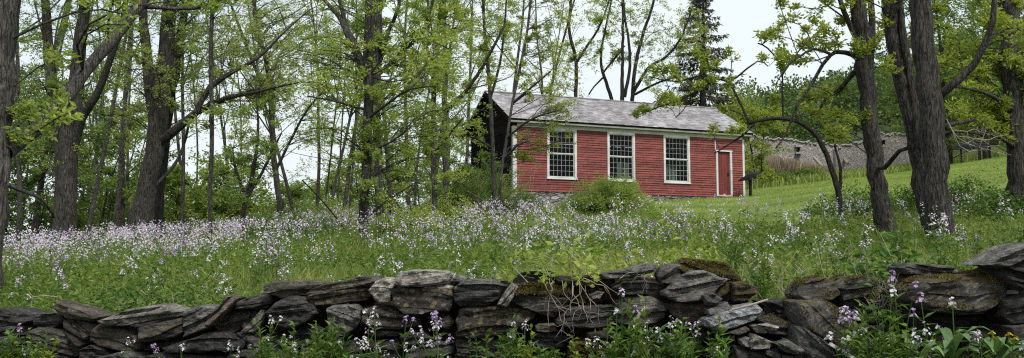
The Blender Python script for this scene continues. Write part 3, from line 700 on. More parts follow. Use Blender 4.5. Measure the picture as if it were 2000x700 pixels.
tree('deciduous_tree', 'straight pencil-thin tree standing alone in the flowers left of centre',
     [[(410, 440, 9), (411, 380, 9), (414, 250, 9), (412, 120, 9), (414, 0, 8), (414, -120, 6)]],
     16, [(420, 60, 80, 90, 12), (420, 230, 60, 70, 4)], 'leaf_grey', 'bark', dict(sp, twigs=5))
tree('deciduous_tree', 'slender tree bending left as it climbs, rising from the scrub left of centre',
     [[(547, 400, 12), (541, 350, 12), (533, 280, 12), (530, 200, 12), (520, 120, 10), (500, 50, 9), (492, -60, 7)],
      ([(531, 200, 8), (505, 150, 7), (470, 60, 6), (440, -20, 4)], 26, 25),
      ([(540, 330, 6), (575, 260, 5), (600, 215, 4), (640, 170, 3)], 26, 25)],
     26, [(540, 110, 120, 120, 56), (600, 40, 110, 70, 30), (460, 250, 70, 70, 12), (600, 230, 70, 60, 16), (520, -80, 130, 50, 20)], 'leaf_spring', 'bark', sp)
tree('deciduous_tree', 'small crooked multi-stemmed tree in the flowers beside the thin straight one',
     [[(474, 465, 10), (478, 400, 10), (492, 345, 9), (500, 300, 7), (505, 240, 5), (500, 190, 3)],
      [(478, 395, 7), (510, 340, 6), (530, 300, 5), (550, 260, 3)], [(480, 385, 6), (460, 330, 5), (455, 290, 3)]],
     19, [(500, 260, 75, 60, 16), (475, 330, 70, 40, 10), (440, 380, 40, 20, 3)], 'leaf_mid', 'bark_dark', sp)
tree('deciduous_tree', 'tall straight tree in the meadow centre with forked limbs near its top',
     [[(710, 458, 22), (712, 400, 19), (714, 300, 19), (718, 200, 19), (720, 100, 18), (722, 0, 17), (724, -120, 12)],
      ([(710, 140, 16), (697, 100, 17), (680, 63, 15), (660, 28, 10), (628, -5, 7), (600, -50, 5)], 15, 15.6),
      ([(682, 66, 10), (668, 20, 8), (655, -30, 6)], 15.3, 15.3),
      ([(716, 215, 6), (680, 205, 5), (640, 195, 4), (600, 188, 3)], 15, 14.2),
      ([(714, 235, 6), (760, 200, 5), (800, 175, 4), (850, 168, 3)], 15, 14),
      ([(712, 300, 5), (760, 280, 4), (800, 250, 3)], 15, 14)],
     15, [(790, 240, 110, 70, 34), (760, 330, 110, 50, 22), (650, 140, 90, 80, 18), (800, 120, 90, 70, 20), (690, -40, 150, 50, 12), (640, 260, 70, 40, 8), (700, 200, 70, 80, 12)], 'leaf_spring', 'bark', dict(sp, twigs=5, att=5, n=4, leaf=.066, tw=.55), rough=.04)
tree('deciduous_tree', 'thicker grey trunk half hidden directly behind the tall straight meadow tree',
     [[(742, 425, 14), (737, 300, 15), (735, 150, 17), (738, 60, 18), (735, -60, 16)],
      ([(735, 145, 9), (759, 62, 8), (772, 35, 8), (783, -10, 6), (790, -60, 4)], 18, 18),
      ([(735, 150, 9), (790, 97, 8), (825, 62, 7), (845, 5, 6), (860, -50, 4)], 18, 17.5)],
     18, [(790, 70, 120, 90, 44), (680, 60, 90, 90, 20), (760, 160, 90, 60, 16), (760, -60, 150, 50, 16), (600, 120, 70, 60, 8)], 'leaf_mid', 'bark', sp)
tree('deciduous_tree', 'thin forked tree between the meadow centre and the schoolhouse gable',
     [[(850, 420, 10), (846, 300, 10), (846, 223, 10), (848, 147, 10), (855, 86, 8), (862, 0, 6), (868, -80, 4)],
      [(848, 150, 7), (833, 90, 6), (838, 45, 5), (832, -40, 4)], ([(848, 300, 5), (880, 260, 4), (905, 230, 3)], 20, 19)],
     20, [(850, 80, 90, 100, 42), (840, 230, 70, 80, 20), (850, -60, 100, 40, 12), (860, 330, 60, 40, 10)], 'leaf_spring', 'bark_grey', sp)
tree('deciduous_tree', 'slim trunk standing just right of the thin forked tree, near the dark gable',
     [[(870, 410, 11), (868, 300, 11), (868, 210, 11), (870, 130, 9), (868, 60, 8), (866, -60, 6)],
      ([(868, 220, 8), (895, 195, 7), (930, 150, 7), (960, 100, 6), (985, 50, 5)], 23, 22)],
     23, [(930, 110, 80, 90, 34), (900, 20, 90, 60, 24), (880, 200, 50, 60, 12)], 'leaf_spring', 'bark', sp)
tree('deciduous_tree', 'slim young tree standing right in front of the black gable end',
     [[(966, 412, 9), (963, 330, 8), (961, 250, 8), (957, 180, 8), (950, 100, 7), (945, 30, 6), (944, -80, 5)],
      ([(958, 190, 6), (975, 130, 5), (985, 60, 4), (990, -20, 3)], 25, 24),
      ([(962, 290, 4), (930, 270, 3), (900, 265, 2)], 25, 24)],
     25, [(960, 60, 70, 90, 30), (920, 270, 45, 50, 8), (950, -60, 80, 40, 8)], 'leaf_spring', 'bark', sp)
tree('deciduous_tree', 'leaning sapling whose leafy branches cross the left window of the schoolhouse',
     [[(976, 385, 6), (980, 330, 6), (990, 270, 6), (1000, 205, 5), (1012, 150, 6), (1030, 60, 5), (1040, -40, 4)],
      ([(990, 270, 5), (1020, 245, 4), (1055, 225, 4), (1095, 215, 3)], 26, 24.5),
      ([(985, 310, 5), (1010, 285, 4), (1035, 275, 3)], 26, 25),
      ([(1003, 200, 5), (1040, 170, 4), (1075, 140, 3)], 26, 25)],
     26, [(1100, 250, 34, 45, 16), (1035, 290, 36, 34, 10), (1060, 130, 70, 70, 24), (1040, 20, 70, 60, 20), (1080, 210, 50, 25, 7), (1000, 330, 30, 40, 4)], 'leaf_lime', 'bark_grey', dict(sp, twigs=5, n=5, bare=.45, tw=.45))
bt = dict(twigs=5, att=4, n=6, leaf=.15, tw=1.3)
tree('deciduous_tree', 'sparse tree behind the roof ridge, leftmost of those rising over the slates',
     [[(1124, 230, 7), (1124, 190, 7), (1125, 120, 7), (1112, 60, 6), (1115, 0, 5), (1118, -80, 3)], ([(1124, 125, 6), (1150, 85, 5), (1172, 50, 4), (1190, 0, 3)], 56, 56)],
     56, [(1125, 60, 60, 90, 30), (1120, 150, 40, 50, 12)], 'leaf_spring', 'bark_dark', bt)
tree('deciduous_tree', 'crooked sparse tree behind the roof between two fuller ones',
     [[(1196, 230, 7), (1194, 192, 7), (1177, 141, 6), (1174, 104, 5), (1182, 57, 4), (1194, 0, 3), (1200, -60, 2)], ([(1178, 143, 4), (1200, 115, 4), (1220, 90, 3)], 58, 58), ([(1180, 150, 4), (1160, 170, 3), (1150, 185, 3)], 58, 58)],
     58, [(1185, 70, 35, 90, 16)], 'leaf_grey', 'bark_dark', bt)
tree('deciduous_tree', 'many-stemmed tree spreading behind the middle of the slate roof',
     [[(1216, 230, 8), (1215, 192, 8), (1216, 120, 6), (1217, 0, 5), (1218, -60, 4)], [(1220, 190, 7), (1230, 130, 6), (1228, 80, 5), (1220, 30, 4), (1215, -50, 3)],
      [(1235, 200, 8), (1241, 126, 7), (1257, 63, 6), (1273, 16, 5), (1285, -40, 4)], ([(1238, 180, 7), (1265, 135, 6), (1300, 112, 5), (1330, 75, 4), (1350, 20, 3)], 57, 55), ([(1240, 185, 5), (1290, 160, 4), (1330, 150, 3)], 57, 55)],
     57, [(1250, 60, 100, 90, 44), (1320, 70, 60, 60, 16), (1300, 150, 50, 30, 6), (1240, -50, 100, 40, 14)], 'leaf_grey', 'bark_dark', bt)
tree('deciduous_tree', 'bent thin tree arching left across the lawn to hang over the slate roof',
     [[(1650, 480, 13), (1644, 420, 12), (1636, 370, 12), (1622, 320, 11), (1606, 285, 10), (1585, 255, 9), (1555, 237, 8), (1520, 232, 7), (1490, 235, 6), (1462, 242, 6)],
      ([(1464, 241, 6), (1452, 215, 5), (1440, 190, 5), (1421, 160, 4), (1392, 154, 4), (1367, 148, 3), (1320, 160, 3), (1270, 150, 2)], 14, 14.6),
      ([(1392, 156, 5), (1370, 172, 4), (1330, 195, 3), (1290, 208, 3), (1250, 224, 2)], 14, 14.4),
      ([(1370, 172, 3), (1350, 190, 2), (1335, 215, 2), (1320, 230, 2)], 14, 14.4),
      ([(1480, 235, 4), (1450, 265, 4), (1420, 285, 3), (1395, 300, 2)], 14, 14), ([(1530, 233, 4), (1528, 180, 4), (1526, 130, 3), (1500, 95, 3), (1480, 85, 3)], 14, 14),
      ([(1640, 372, 7), (1642, 330, 6), (1630, 285, 4)], 14, 14), ([(1421, 160, 4), (1440, 150, 4), (1480, 120, 3), (1500, 130, 2)], 14, 14),
      ([(1526, 150, 4), (1560, 100, 3), (1600, 60, 3)], 14, 14)],
     14, [(1330, 150, 70, 50, 9), (1500, 90, 50, 45, 7), (1400, 110, 60, 50, 7), (1290, 215, 60, 30, 5), (1430, 240, 50, 30, 4), (1620, 240, 50, 40, 6), (1560, 60, 60, 40, 5)], 'leaf_lime', 'bark_dark', dict(twigs=4, att=4, n=7, leaf=.065, tw=.3, bare=.5))
tree('deciduous_tree', 'dark furrowed trunk at right with a dead-looking limb looping down to the left',
     [[(1730, 450, 42), (1724, 420, 38), (1717, 380, 34), (1706, 300, 32), (1695, 200, 31), (1689, 130, 34), (1681, 60, 32), (1673, 0, 29), (1668, -120, 22)],
      ([(1678, 118, 13), (1664, 106, 11), (1640, 102, 9), (1621, 108, 8), (1593, 150, 7), (1571, 186, 6), (1550, 221, 4), (1535, 260, 4), (1515, 290, 3)], 12, 11.6),
      ([(1682, 130, 11), (1660, 150, 10), (1636, 179, 9), (1612, 195, 6), (1590, 230, 4)], 12, 12.4),
      ([(1622, 106, 6), (1590, 96, 5), (1560, 112, 4), (1535, 132, 3), (1515, 165, 2)], 11.7, 11.5),
      ([(1712, 328, 9), (1729, 327, 9), (1757, 295, 8), (1786, 286, 8)], 12, 11), ([(1697, 170, 14), (1703, 80, 14), (1701, 0, 12), (1698, -100, 8)], 12, 12.3),
      ([(1686, 100, 13), (1665, 60, 11), (1647, 20, 10), (1632, -30, 8)], 12, 12)],
     12, [(1640, 60, 70, 70, 12), (1560, 70, 60, 50, 6), (1650, 230, 60, 60, 3), (1600, -30, 120, 40, 8), (1740, 60, 60, 60, 6), (1610, 220, 40, 50, 7)], 'leaf_lime', 'bark', dict(twigs=4, att=4, n=7, leaf=.07, tw=.35, bare=.5), rough=.05)
tree('deciduous_tree', 'leaning dark trunk pressed against the left side of the thickest trunk',
     [[(1830, 470, 44), (1822, 430, 42), (1812, 400, 40), (1800, 330, 36), (1784, 250, 33), (1768, 180, 32), (1752, 100, 31), (1738, 20, 30), (1722, -80, 26), (1710, -200, 20)],
      ([(1798, 290, 18), (1789, 220, 16), (1775, 130, 14), (1762, 50, 13), (1752, -60, 11)], 10.8, 10.8), ([(1742, 30, 14), (1765, -20, 12), (1780, -80, 8)], 10.8, 10.5)],
     10.9, [(1740, 90, 70, 70, 5), (1740, -60, 150, 60, 8)], 'leaf_lime', 'bark', dict(twigs=4, att=4, n=7, leaf=.07, tw=.35, bare=.5), rough=.035)
tree('deciduous_tree', 'thickest dark trunk at right with a bare limb slanting up to the right',
     [[(1852, 505, 70), (1844, 465, 58), (1838, 430, 52), (1831, 380, 48), (1824, 300, 46), (1818, 220, 45), (1811, 140, 43), (1804, 60, 42), (1798, -20, 40), (1790, -150, 34)],
      ([(1828, 192, 19), (1845, 180, 17), (1860, 165, 16), (1886, 143, 15), (1905, 120, 14), (1921, 93, 13), (1939, 43, 11), (1945, -40, 9)], 10, 9.6),
      ([(1830, 248, 9), (1870, 241, 8), (1905, 234, 6)], 10, 10.4), ([(1832, 262, 8), (1870, 258, 5), (1915, 262, 4), (1950, 280, 2)], 10, 10.2)],
     10, [(1960, 40, 60, 60, 6), (1880, 60, 60, 60, 5)], 'leaf_lime', 'bark', dict(twigs=4, att=4, n=7, leaf=.07, tw=.35, bare=.5), rough=.035)
tree('deciduous_tree', 'dark trunk at the right edge wrapped in yellow-green spring leaves',
     [[(1994, 430, 48), (1990, 370, 38), (1988, 320, 36), (1982, 250, 34), (1980, 180, 36), (1978, 100, 36), (1970, 20, 34), (1962, -60, 28), (1950, -200, 20)],
      ([(1984, 220, 10), (1940, 190, 8), (1900, 175, 6), (1860, 170, 4)], 13, 12), ([(1986, 290, 8), (1945, 265, 6), (1900, 250, 4)], 13, 12), ([(1980, 120, 12), (2020, 60, 10), (2040, 0, 8)], 13, 13)],
     13, [(1920, 200, 75, 70, 24), (1962, 262, 50, 35, 8), (1900, 120, 70, 50, 12), (2030, 150, 60, 120, 14), (1960, -20, 100, 60, 8)], 'leaf_lime', 'bark', dict(twigs=6, att=5, n=7, leaf=.07, tw=.4, bare=.35), rough=.06)
# dead twigs low on the right
def dead_branch():
    m = MB(); a = P(1838, 235, 10)
    for k in range(6):
        p = P(1845 + random.uniform(0, 20), 240 + random.uniform(-8, 30), 10); rows = [p]; px, py = 1850, 245 + 6 * k
        for s in range(6): px += random.uniform(12, 24); py += random.uniform(-8, 14); rows.append(P(px, py, 10.1 + random.uniform(-.2, .2)))
        m.tube(np.array(rows), np.linspace(.007, .002, 7), 4)
        for s in range(3):
            q = rows[2 + s]; m.tube([q, q + rng.normal(size=3) * .05, q + rng.normal(size=3) * .09], [.004, .003, .002], 3)
    o = m.obj('dead_branch', 'twig_dry', origin=a, smooth=True); tag(o, 'tangle of bare grey twigs hanging right of the thickest trunk', 'branch')
dead_branch()
def spruce(px, Y, top, base, label, w=75):
    b = P(px, base, Y); b[2] = H(b[0], b[1]); t = P(px, top, Y); hgt_ = t[2] - b[2]; r = empty('spruce_tree', b, label, 'spruce')
    tb = MB(); tb.tube([b + (0, 0, -.2), b + (0, 0, hgt_ * .5), t], [.32, .22, .03], 8); nb = MB()
    tiers = 54
    for k in range(tiers):
        f = (k + random.random()) / tiers; z = b[2] + hgt_ * (.12 + .87 * f); L = (w * Y / F) * (1 - f) ** .85 * random.uniform(.6, 1.2) + .25
        for a in rng.uniform(0, 6.283, 4):
            d = np.array((math.cos(a), math.sin(a), 0)); n = 6; s = np.linspace(0, 1, n + 1)[:, None]
            pts = np.array((b[0], b[1], z)) + d * L * s + np.array((0, 0, 1)) * (-.34 * L * s + .26 * L * s ** 2.5)
            tb.tube(pts, np.linspace(.035, .008, n + 1), 4)
            m_ = int(6 + L * 11); q = rng.uniform(.15, 1, m_); C = np.array([pts[0] + 0 * x for x in q]); idx = q * n; i0 = np.minimum(idx.astype(int), n - 1)
            C = pts[i0] + (pts[i0 + 1] - pts[i0]) * (idx - i0)[:, None]
            side = np.cross(d, (0, 0, 1)); D = unit(d * .5 + side * rng.choice([-1, 1], m_)[:, None] * rng.uniform(.2, .9, m_)[:, None] + np.array((0, 0, -1)) * rng.uniform(.2, 1.0, m_)[:, None])
            for q2 in range(2): leaves(nb, C + rng.normal(size=C.shape) * .05, unit(D + rng.normal(size=D.shape) * .3), rng.uniform(.2, .45, m_), .09, 0)
    tb.obj('trunk', 'bark_dark', r); nb.obj('crown', 'needle', r)
spruce(1374, 62, -60, 250, 'dark drooping spruce rising behind the right end of the slate roof', 98)

def bgtree(px, Y, h, wpx, leaf, bark, label, group, n=26, lean=0., prm=far, low=.25, name='deciduous_tree', spread=.45):
    b = P(px, 400, Y); x, y = b[0], b[1]; g = H(x, y); tb = MB(); lb = MB(); A = []
    r0 = wpx * Y / F / 2
    for s in range(random.choice((1, 1, 2))):
        k = 7; d = np.array((lean + random.gauss(0, .06), random.gauss(0, .05), 1)); pts = [np.array((x + s * .25, y, g - .1))]
        for i in range(k): d[:2] += rng.normal(size=2) * .05; pts.append(pts[-1] + d * h / k)
        pts = np.array(pts); rr = np.linspace(r0, r0 * .25, k + 1) * (1 if s == 0 else .6)
        rows = smooth_path(np.concatenate([pts, rr[:, None]], 1), .6); tb.tube(rows[:, :3], rows[:, 3], 8, .05); A.append(rows)
        for q in range(3):   # forks
            i = random.randint(int(len(rows) * .35), len(rows) - 3); p = rows[i, :3]; e = p + np.array((random.gauss(0, .2), random.gauss(0, .12), .45)) * h * .5
            cr = smooth_path(np.array([list(p) + [rows[i, 3] * .6], list((p + e) / 2 + rng.normal(size=3) * .25) + [rows[i, 3] * .4], list(e) + [.02]]), .6); tb.tube(cr[:, :3], cr[:, 3], 6); A.append(cr)
    A = np.concatenate(A)
    for _ in range(n):
        zf = random.uniform(low, 1.02); rad = h * spread * .5 * math.sqrt(random.random()) * (1.1 - .4 * zf); a = random.uniform(0, 6.283)
        tgt = np.array((x + lean * h * zf + rad * math.cos(a), y + rad * math.sin(a) * .8, g + h * zf))
        dist = np.linalg.norm(A[:, :3] - tgt, axis=1); dz = tgt[2] - A[:, 2]; c = int(np.argmin(dist + np.where(dz < .2 * dist, .3 * dist, 0) + rng.uniform(0, .4, len(A))))
        add_branch(tb, lb, A[c, :3].copy(), tgt, min(A[c, 3] * .45, .006 + .006 * dist[c]), prm)
    r = empty(name, (x, y, g), label, 'tree', group); tb.obj('trunk', bark, r, smooth=True); lb.obj('crown', leaf, r); return r
# woods at the left, behind the flower drift
G1 = 'slender trees of the wood behind the flower drift'
for px, Y, h, w, lf, lab in [
    (38, 26, 13, 11, 'leaf_mid', 'thin grey trunk in the wood between the edge trunk and the triple-stemmed tree'),
    (62, 30, 15, 14, 'leaf_dark', 'dark thin trunk in the shaded wood at far left'),
    (96, 34, 14, 10, 'leaf_dark', 'dark thin trunk in the shaded wood at far left'),
    (168, 28, 14, 10, 'leaf_mid', 'slender trunk just right of the triple-stemmed tree'),
    (222, 27, 13, 12, 'leaf_mid', 'slender trunk midway between the two big left trees'),
    (243, 33, 15, 10, 'leaf_mid', 'slender trunk midway between the two big left trees'),
    (-40, 24, 14, 12, 'leaf_mid', 'grey trunk standing beyond the left edge trunk'),
    (355, 33, 14, 9, 'leaf_grey', 'thin leaning trunk right of the broad old tree'),
    (372, 40, 15, 8, 'leaf_grey', 'thin leaning trunk right of the broad old tree'),
    (5, 36, 15, 12, 'leaf_dark', 'dark thin trunk in the shaded wood at far left'),
    (145, 42, 15, 10, 'leaf_dark', 'dark thin trunk in the shaded wood at far left'),
    (200, 44, 14, 9, 'leaf_dark', 'dark thin trunk in the shaded wood at far left')]:
    bgtree(px, Y, h, w, lf, 'bark_grey' if w > 9 else 'bark', lab, G1, 20, random.gauss(0, .05), low=.16)
G2 = 'sparse trees beyond the crest at centre'
for px, Y, h, w, lf, n in [(450, 38, 11, 7, 'leaf_grey', 16), (585, 36, 12, 8, 'leaf_spring', 26), (620, 44, 13, 8, 'leaf_grey', 26), (668, 34, 12, 9, 'leaf_spring', 26), (640, 30, 11, 7, 'leaf_mid', 20),
    (770, 30, 12, 10, 'leaf_spring', 30), (800, 38, 14, 9, 'leaf_mid', 30), (835, 34, 12, 8, 'leaf_spring', 26), (905, 46, 15, 8, 'leaf_spring', 34), (875, 52, 15, 8, 'leaf_grey', 30), (990, 56, 17, 9, 'leaf_spring', 34), (1050, 60, 17, 8, 'leaf_grey', 32), (1090, 52, 14, 7, 'leaf_spring', 24)]:
    bgtree(px, Y, h, w, lf, 'bark', 'sparse spring-green tree standing beyond the crest of the meadow' if px < 860 else 'spring-green tree behind the left end of the slate roof', G2 if px < 860 else 'trees behind the left end of the roof', n, random.gauss(0, .05), low=.2)
# low leafy trees, far left below the canopy and beyond the crest
G3 = 'leafy understorey trees in the far left wood'
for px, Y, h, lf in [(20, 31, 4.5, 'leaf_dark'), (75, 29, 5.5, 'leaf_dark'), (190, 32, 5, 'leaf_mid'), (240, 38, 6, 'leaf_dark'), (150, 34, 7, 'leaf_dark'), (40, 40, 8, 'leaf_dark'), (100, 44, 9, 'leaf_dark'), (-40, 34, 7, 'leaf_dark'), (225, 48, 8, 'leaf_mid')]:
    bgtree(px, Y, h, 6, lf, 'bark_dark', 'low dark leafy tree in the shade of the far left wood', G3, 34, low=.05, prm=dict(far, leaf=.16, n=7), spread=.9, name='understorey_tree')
G4 = 'light green bushy trees beyond the crest'
for px, Y, h, lf in [(330, 42, 3.2, 'leaf_lime'), (375, 50, 3.4, 'leaf_lime'), (250, 44, 3.6, 'leaf_lime'), (430, 48, 2.8, 'leaf_lime'), (480, 52, 2.6, 'leaf_mid'), (560, 46, 2.8, 'leaf_mid'), (600, 58, 3.2, 'leaf_mid'), (650, 50, 3.4, 'leaf_mid'), (700, 48, 5, 'leaf_mid'), (760, 44, 4, 'leaf_bush'), (820, 48, 4.5, 'leaf_mid'), (880, 50, 5, 'leaf_bush'), (345, 35, 3.0, 'leaf_mid'), (445, 34, 3.0, 'leaf_mid')]:
    bgtree(px, Y, h, 4, lf, 'bark_dark', 'bushy low tree beyond the crest, seen under the canopy', G4, 44, low=.02, prm=dict(far, leaf=.17, n=7), spread=1.1, name='low_tree')
for px, Y, h, lf, lab in [(1478, 58, 5.8, 'leaf_lime', 'bright yellow-green small tree between the schoolhouse corner and the ruin'), (1440, 64, 7, 'leaf_mid', 'bushy green tree behind the right end of the slate roof'), (1400, 75, 9, 'leaf_mid', 'green tree at the foot of the spruce'), (1330, 72, 8, 'leaf_spring', 'pale green tree behind the roof left of the spruce')]:
    bgtree(px, Y, h, 5, lf, 'bark_dark', lab, None, 50, low=.08, prm=dict(far, leaf=.2, n=7), spread=.75)
for px, Y, h, lf, lab in [(1860, 66, 13, 'leaf_dark', 'dark tree on the far lawn edge behind the reading panels'), (1930, 70, 13, 'leaf_mid', 'shaded green tree right of the reading panels'), (1990, 74, 14, 'leaf_dark', 'dark tree behind the lawn at the right edge'), (1800, 84, 12, 'leaf_dark', 'dark tree at the end of the ruin between the trunks'), (2080, 60, 12, 'leaf_mid', 'green tree beyond the right edge trunk')]:
    bgtree(px, Y, h, 12, lf, 'bark_dark', lab, None, 70, low=.12, prm=dict(far, leaf=.26, n=7, tw=1.3), spread=.8)

# far hillside wood: one mass
def hill_wood():
    m = MB(); tr = MB()
    cs = []
    for _ in range(560):
        Y = math.exp(random.uniform(math.log(92), math.log(235))); px = random.uniform(1335, 2350); x = (px - 1000) / F * Y
        if px < 1440 and Y < 120: continue
        g = H(x, Y); cs.append((x, Y, g, random.uniform(7, 12), random.uniform(2.4, 4.2)))
    for x, y, g, h, r in cs:
        n = int(300 if y > 150 else 420); d = unit(rng.normal(size=(n, 3))); d[:, 2] = np.abs(d[:, 2]) * 1.0 - .25
        lob = 1 + .28 * np.sin(d[:, 0] * 5 + x) * np.sin(d[:, 2] * 6 + y)
        C = np.array((x, y, g + h * .6)) + d * np.array((r, r, h * .42)) * (rng.uniform(.55, 1.05, n) * lob)[:, None]
        leaves(m, C, unit(d + rng.normal(size=(n, 3)) * .7), .0058 * y ** .9, .0044 * y ** .9, .2)
    o = m.obj('hillside_wood', M['leaf_hill'], origin=(80, 150, 20)); tag(o, 'dense dark green wood covering the hillside behind the ruin', 'wood', None, 'stuff')
M['leaf_hill'] = leafmat('leaf_hill', (.040, .075, .025), (.068, .115, .034), (.13, .19, .06), .3, ns=.13, lo=(.5, .6, .55), hi=(1.7, 1.5, 1.3))
hill_wood()

# ------------------------------------------------------------------ shrubs
def shrub(px, Y, rx, h, label, leaf='leaf_bush', n=2600, ls=.06, name='shrub', cat='shrub', group=None, ry=None, stems=14, sticks=0, gz=None):
    b = P(px, 400, Y); x, y = b[0], b[1]; g = H(x, y) if gz is None else gz; r = empty(name, (x, y, g), label, cat, group); ry = ry or rx * .8
    tb = MB(); lb = MB(); tips = []
    for k in range(stems * 4):
        a = random.uniform(0, 6.283); q = random.random() ** .5; e = np.array((x + rx * q * math.cos(a), y + ry * q * math.sin(a), g + h * (1 - q * q * .75) * random.uniform(.7, 1.12)))
        s = np.array((x, y, g)) + rng.normal(size=3) * (.25 * rx, .2 * ry, 0); mid = (s + e) / 2 + np.array((0, 0, h * .2)) + rng.normal(size=3) * .05
        ks = min(1., Y / 20); pts = smooth_path(np.array([list(s) + [.008 * ks], list(mid) + [.006 * ks], list(e) + [.002 * ks]]), .15); tb.tube(pts[:, :3], pts[:, 3], 4); tips.append(pts[len(pts) // 3:, :3])
    T = np.concatenate(tips); k = n // 6; C = T[rng.integers(0, len(T), k)] + rng.normal(size=(k, 3)) * .07; C[:, 2] = np.maximum(C[:, 2], g + .03)
    sprays(lb, C, 6, ls * 1.2, ls, ls * .5, 0.)
    for _ in range(sticks):
        kq = min(1, Y / 18); s = np.array((x, y, g)) + rng.normal(size=3) * (.5 * rx, .3 * ry, 0); e = s + rng.normal(size=3) * (.5 * h, .2 * h, .05) + (0, 0, h * random.uniform(.5, 1.1)); tb.tube([s, (s + e) / 2 + rng.normal(size=3) * .08 * h, e], np.array([.007, .005, .002]) * kq + .0008, 3)
    tb.obj('stems', 'bark_dark' if not sticks else 'twig_dry', r); lb.obj('foliage', leaf, r); return r
shrub(1185, 25.5, 1.5, 1.32, 'rounded green bush in front of the schoolhouse below the middle window', 'leaf_mid', 26000, .055, stems=30)
shrub(1030, 31, .6, .8, 'small leafy bush hiding the foundation below the left window', 'leaf_bush', 5000, .07)
shrub(955, 31, 1.4, 2.0, 'dense bramble thicket at the foot of the black gable', 'leaf_bush', 14000, .07, sticks=40)
shrub(895, 29, 1.3, 1.8, 'bright bramble mound left of the black gable', 'leaf_bush', 12000, .07, sticks=20)
shrub(985, 28, .9, .9, 'bramble scrub with dry canes beside the schoolhouse corner', 'leaf_bush', 3500, .07, sticks=60)
shrub(560, 22, 1.5, .8, 'dark green scrub clump in the flowers left of the tall meadow tree', 'leaf_bush', 7000, .06)
shrub(600, 19, 1.0, .6, 'low dark bush in the flowers beside the fallen branch', 'leaf_weed', 4500, .055)
shrub(640, 27, 1.6, 1.0, 'pale scrub on the crest behind the fallen branch', 'leaf_mid', 5000, .07, sticks=30)
shrub(480, 26, 1.2, .7, 'shrub on the crest behind the crooked multi-stemmed tree', 'leaf_bush', 3500, .06)
shrub(810, 17, 1.2, .75, 'low spreading bush right of the tall meadow tree', 'leaf_spring', 5000, .06)
shrub(870, 21, 1.0, 1.0, 'leafy sapling bush below the thin forked tree', 'leaf_spring', 4200, .06)
shrub(430, 21, .5, .3, 'small green plant clump in the drift left of the crooked tree', 'leaf_bush', 1200, .05)
shrub(1890, 15, 1.5, .7, 'dark green weed thicket between the thickest trunk and the right edge', 'leaf_weed', 9000, .055)
shrub(1690, 18, 1.3, .7, 'weedy thicket on the lawn edge behind the furrowed trunk', 'leaf_weed', 7000, .055)
shrub(1960, 13, .8, .6, 'weed clump at the foot of the right edge trunk', 'leaf_weed', 3500, .055)
shrub(1580, 62, 1.4, 1.1, 'round weed clump at the far lawn edge below the ruin', 'leaf_bush', 3500, .14)
shrub(1520, 60, 1.6, 1.0, 'taller weeds at the far lawn edge next to the information panel', 'leaf_bush', 3500, .14)
shrub(320, 6.6, .8, .35, 'dark tangled plant with dry stalks behind the left stretch of the wall', 'leaf_weed', 2600, .045, sticks=26)
shrub(1130, 5.35, .5, .40, 'grape-leaved creeper heaped on top of the wall', 'leaf_lime', 1000, .05, 'creeper', 'creeper', sticks=30)
shrub(1290, 5.9, .75, .46, 'leafy creeper growing behind the mossy top of the wall', 'leaf_lime', 2600, .055, 'creeper', 'creeper', sticks=24)
shrub(1720, 4.75, .34, .5, 'leafy creeper hiding the stones left of the big mossy block', 'leaf_weed', 800, .065, 'creeper', 'creeper', sticks=26)
shrub(1115, 4.78, .36, .17, 'grape vine spilling its leaves over the top edge of the wall', 'leaf_spring', 520, .048, 'creeper', 'creeper', sticks=14, gz=EYE - .135, ry=.2, stems=6)
shrub(1010, 5.1, .3, .3, 'small tuft of vine leaves behind the dark end of the wall', 'leaf_lime', 260, .05, 'creeper', 'creeper', sticks=18)
shrub(1600, 5.4, .5, .45, 'vine sprigs and dead canes behind the mossy boulder at the gap', 'leaf_mid', 700, .05, 'creeper', 'creeper', sticks=40)
shrub(1725, 4.35, .16, .2, 'vine leaves hanging beside the mossy boulder', 'leaf_weed', 260, .045, 'creeper', 'creeper', sticks=26, gz=EYE - .3)
def brush():
    m = MB(); n = 9000
    px = rng.uniform(1440, 1660, n); y = rng.uniform(70, 76, n); x = (px - 1000) / F * y; z = hgt(x, y)
    hh = np.interp(px, [1440, 1500, 1560, 1620, 1660], [1.9, 2.4, 1.6, .9, .4]) * rng.uniform(.5, 1.1, n)
    D = unit(np.stack([rng.normal(size=n) * .25, rng.normal(size=n) * .2, np.ones(n)], 1)); leaves(m, np.stack([x, y, z], 1), D, hh, .11, .1)
    tag(m.obj('dry_reeds', 'reed', origin=(22, 73, 8)), 'pinkish brown dead brush along the foot of the ruin', 'brush', None, 'stuff')
brush()

# ------------------------------------------------------------------ grasses (uncountable)
def blades(m, x, y, z, h, w, lean=.7, bend=.7):
    n = len(x); a = rng.uniform(0, 6.283, n); d = np.stack([np.cos(a), np.sin(a), np.zeros(n)], 1); k = rng.uniform(.2, 1, n)[:, None] * lean
    face = rng.uniform(0, 6.283, n); s = np.stack([np.cos(face), np.sin(face) * .5, np.zeros(n)], 1); h = h[:, None]; w = np.broadcast_to(w, (n,))[:, None]
    b = np.stack([x, y, z], 1); up = np.array((0, 0, 1.))
    m1 = b + up * h * .55 + d * h * k * .3; t = b + up * h * (1 - .25 * k) + d * h * k * (.3 + bend)
    V = np.stack([b - s * w * .5, b + s * w * .5, m1 + s * w * .4, m1 - s * w * .4, t], 1).reshape(-1, 3); i = np.arange(n) * 5
    m.add(V, np.stack([i, i + 1, i + 2, i + 3], 1), np.stack([i + 3, i + 2, i + 4], 1))
def scatter(n, px0, px1, y0, y1, power=0.):
    px = rng.uniform(px0, px1, n); y = np.exp(rng.uniform(math.log(y0), math.log(y1), n)); return (px - 1000) / F * y, y, px
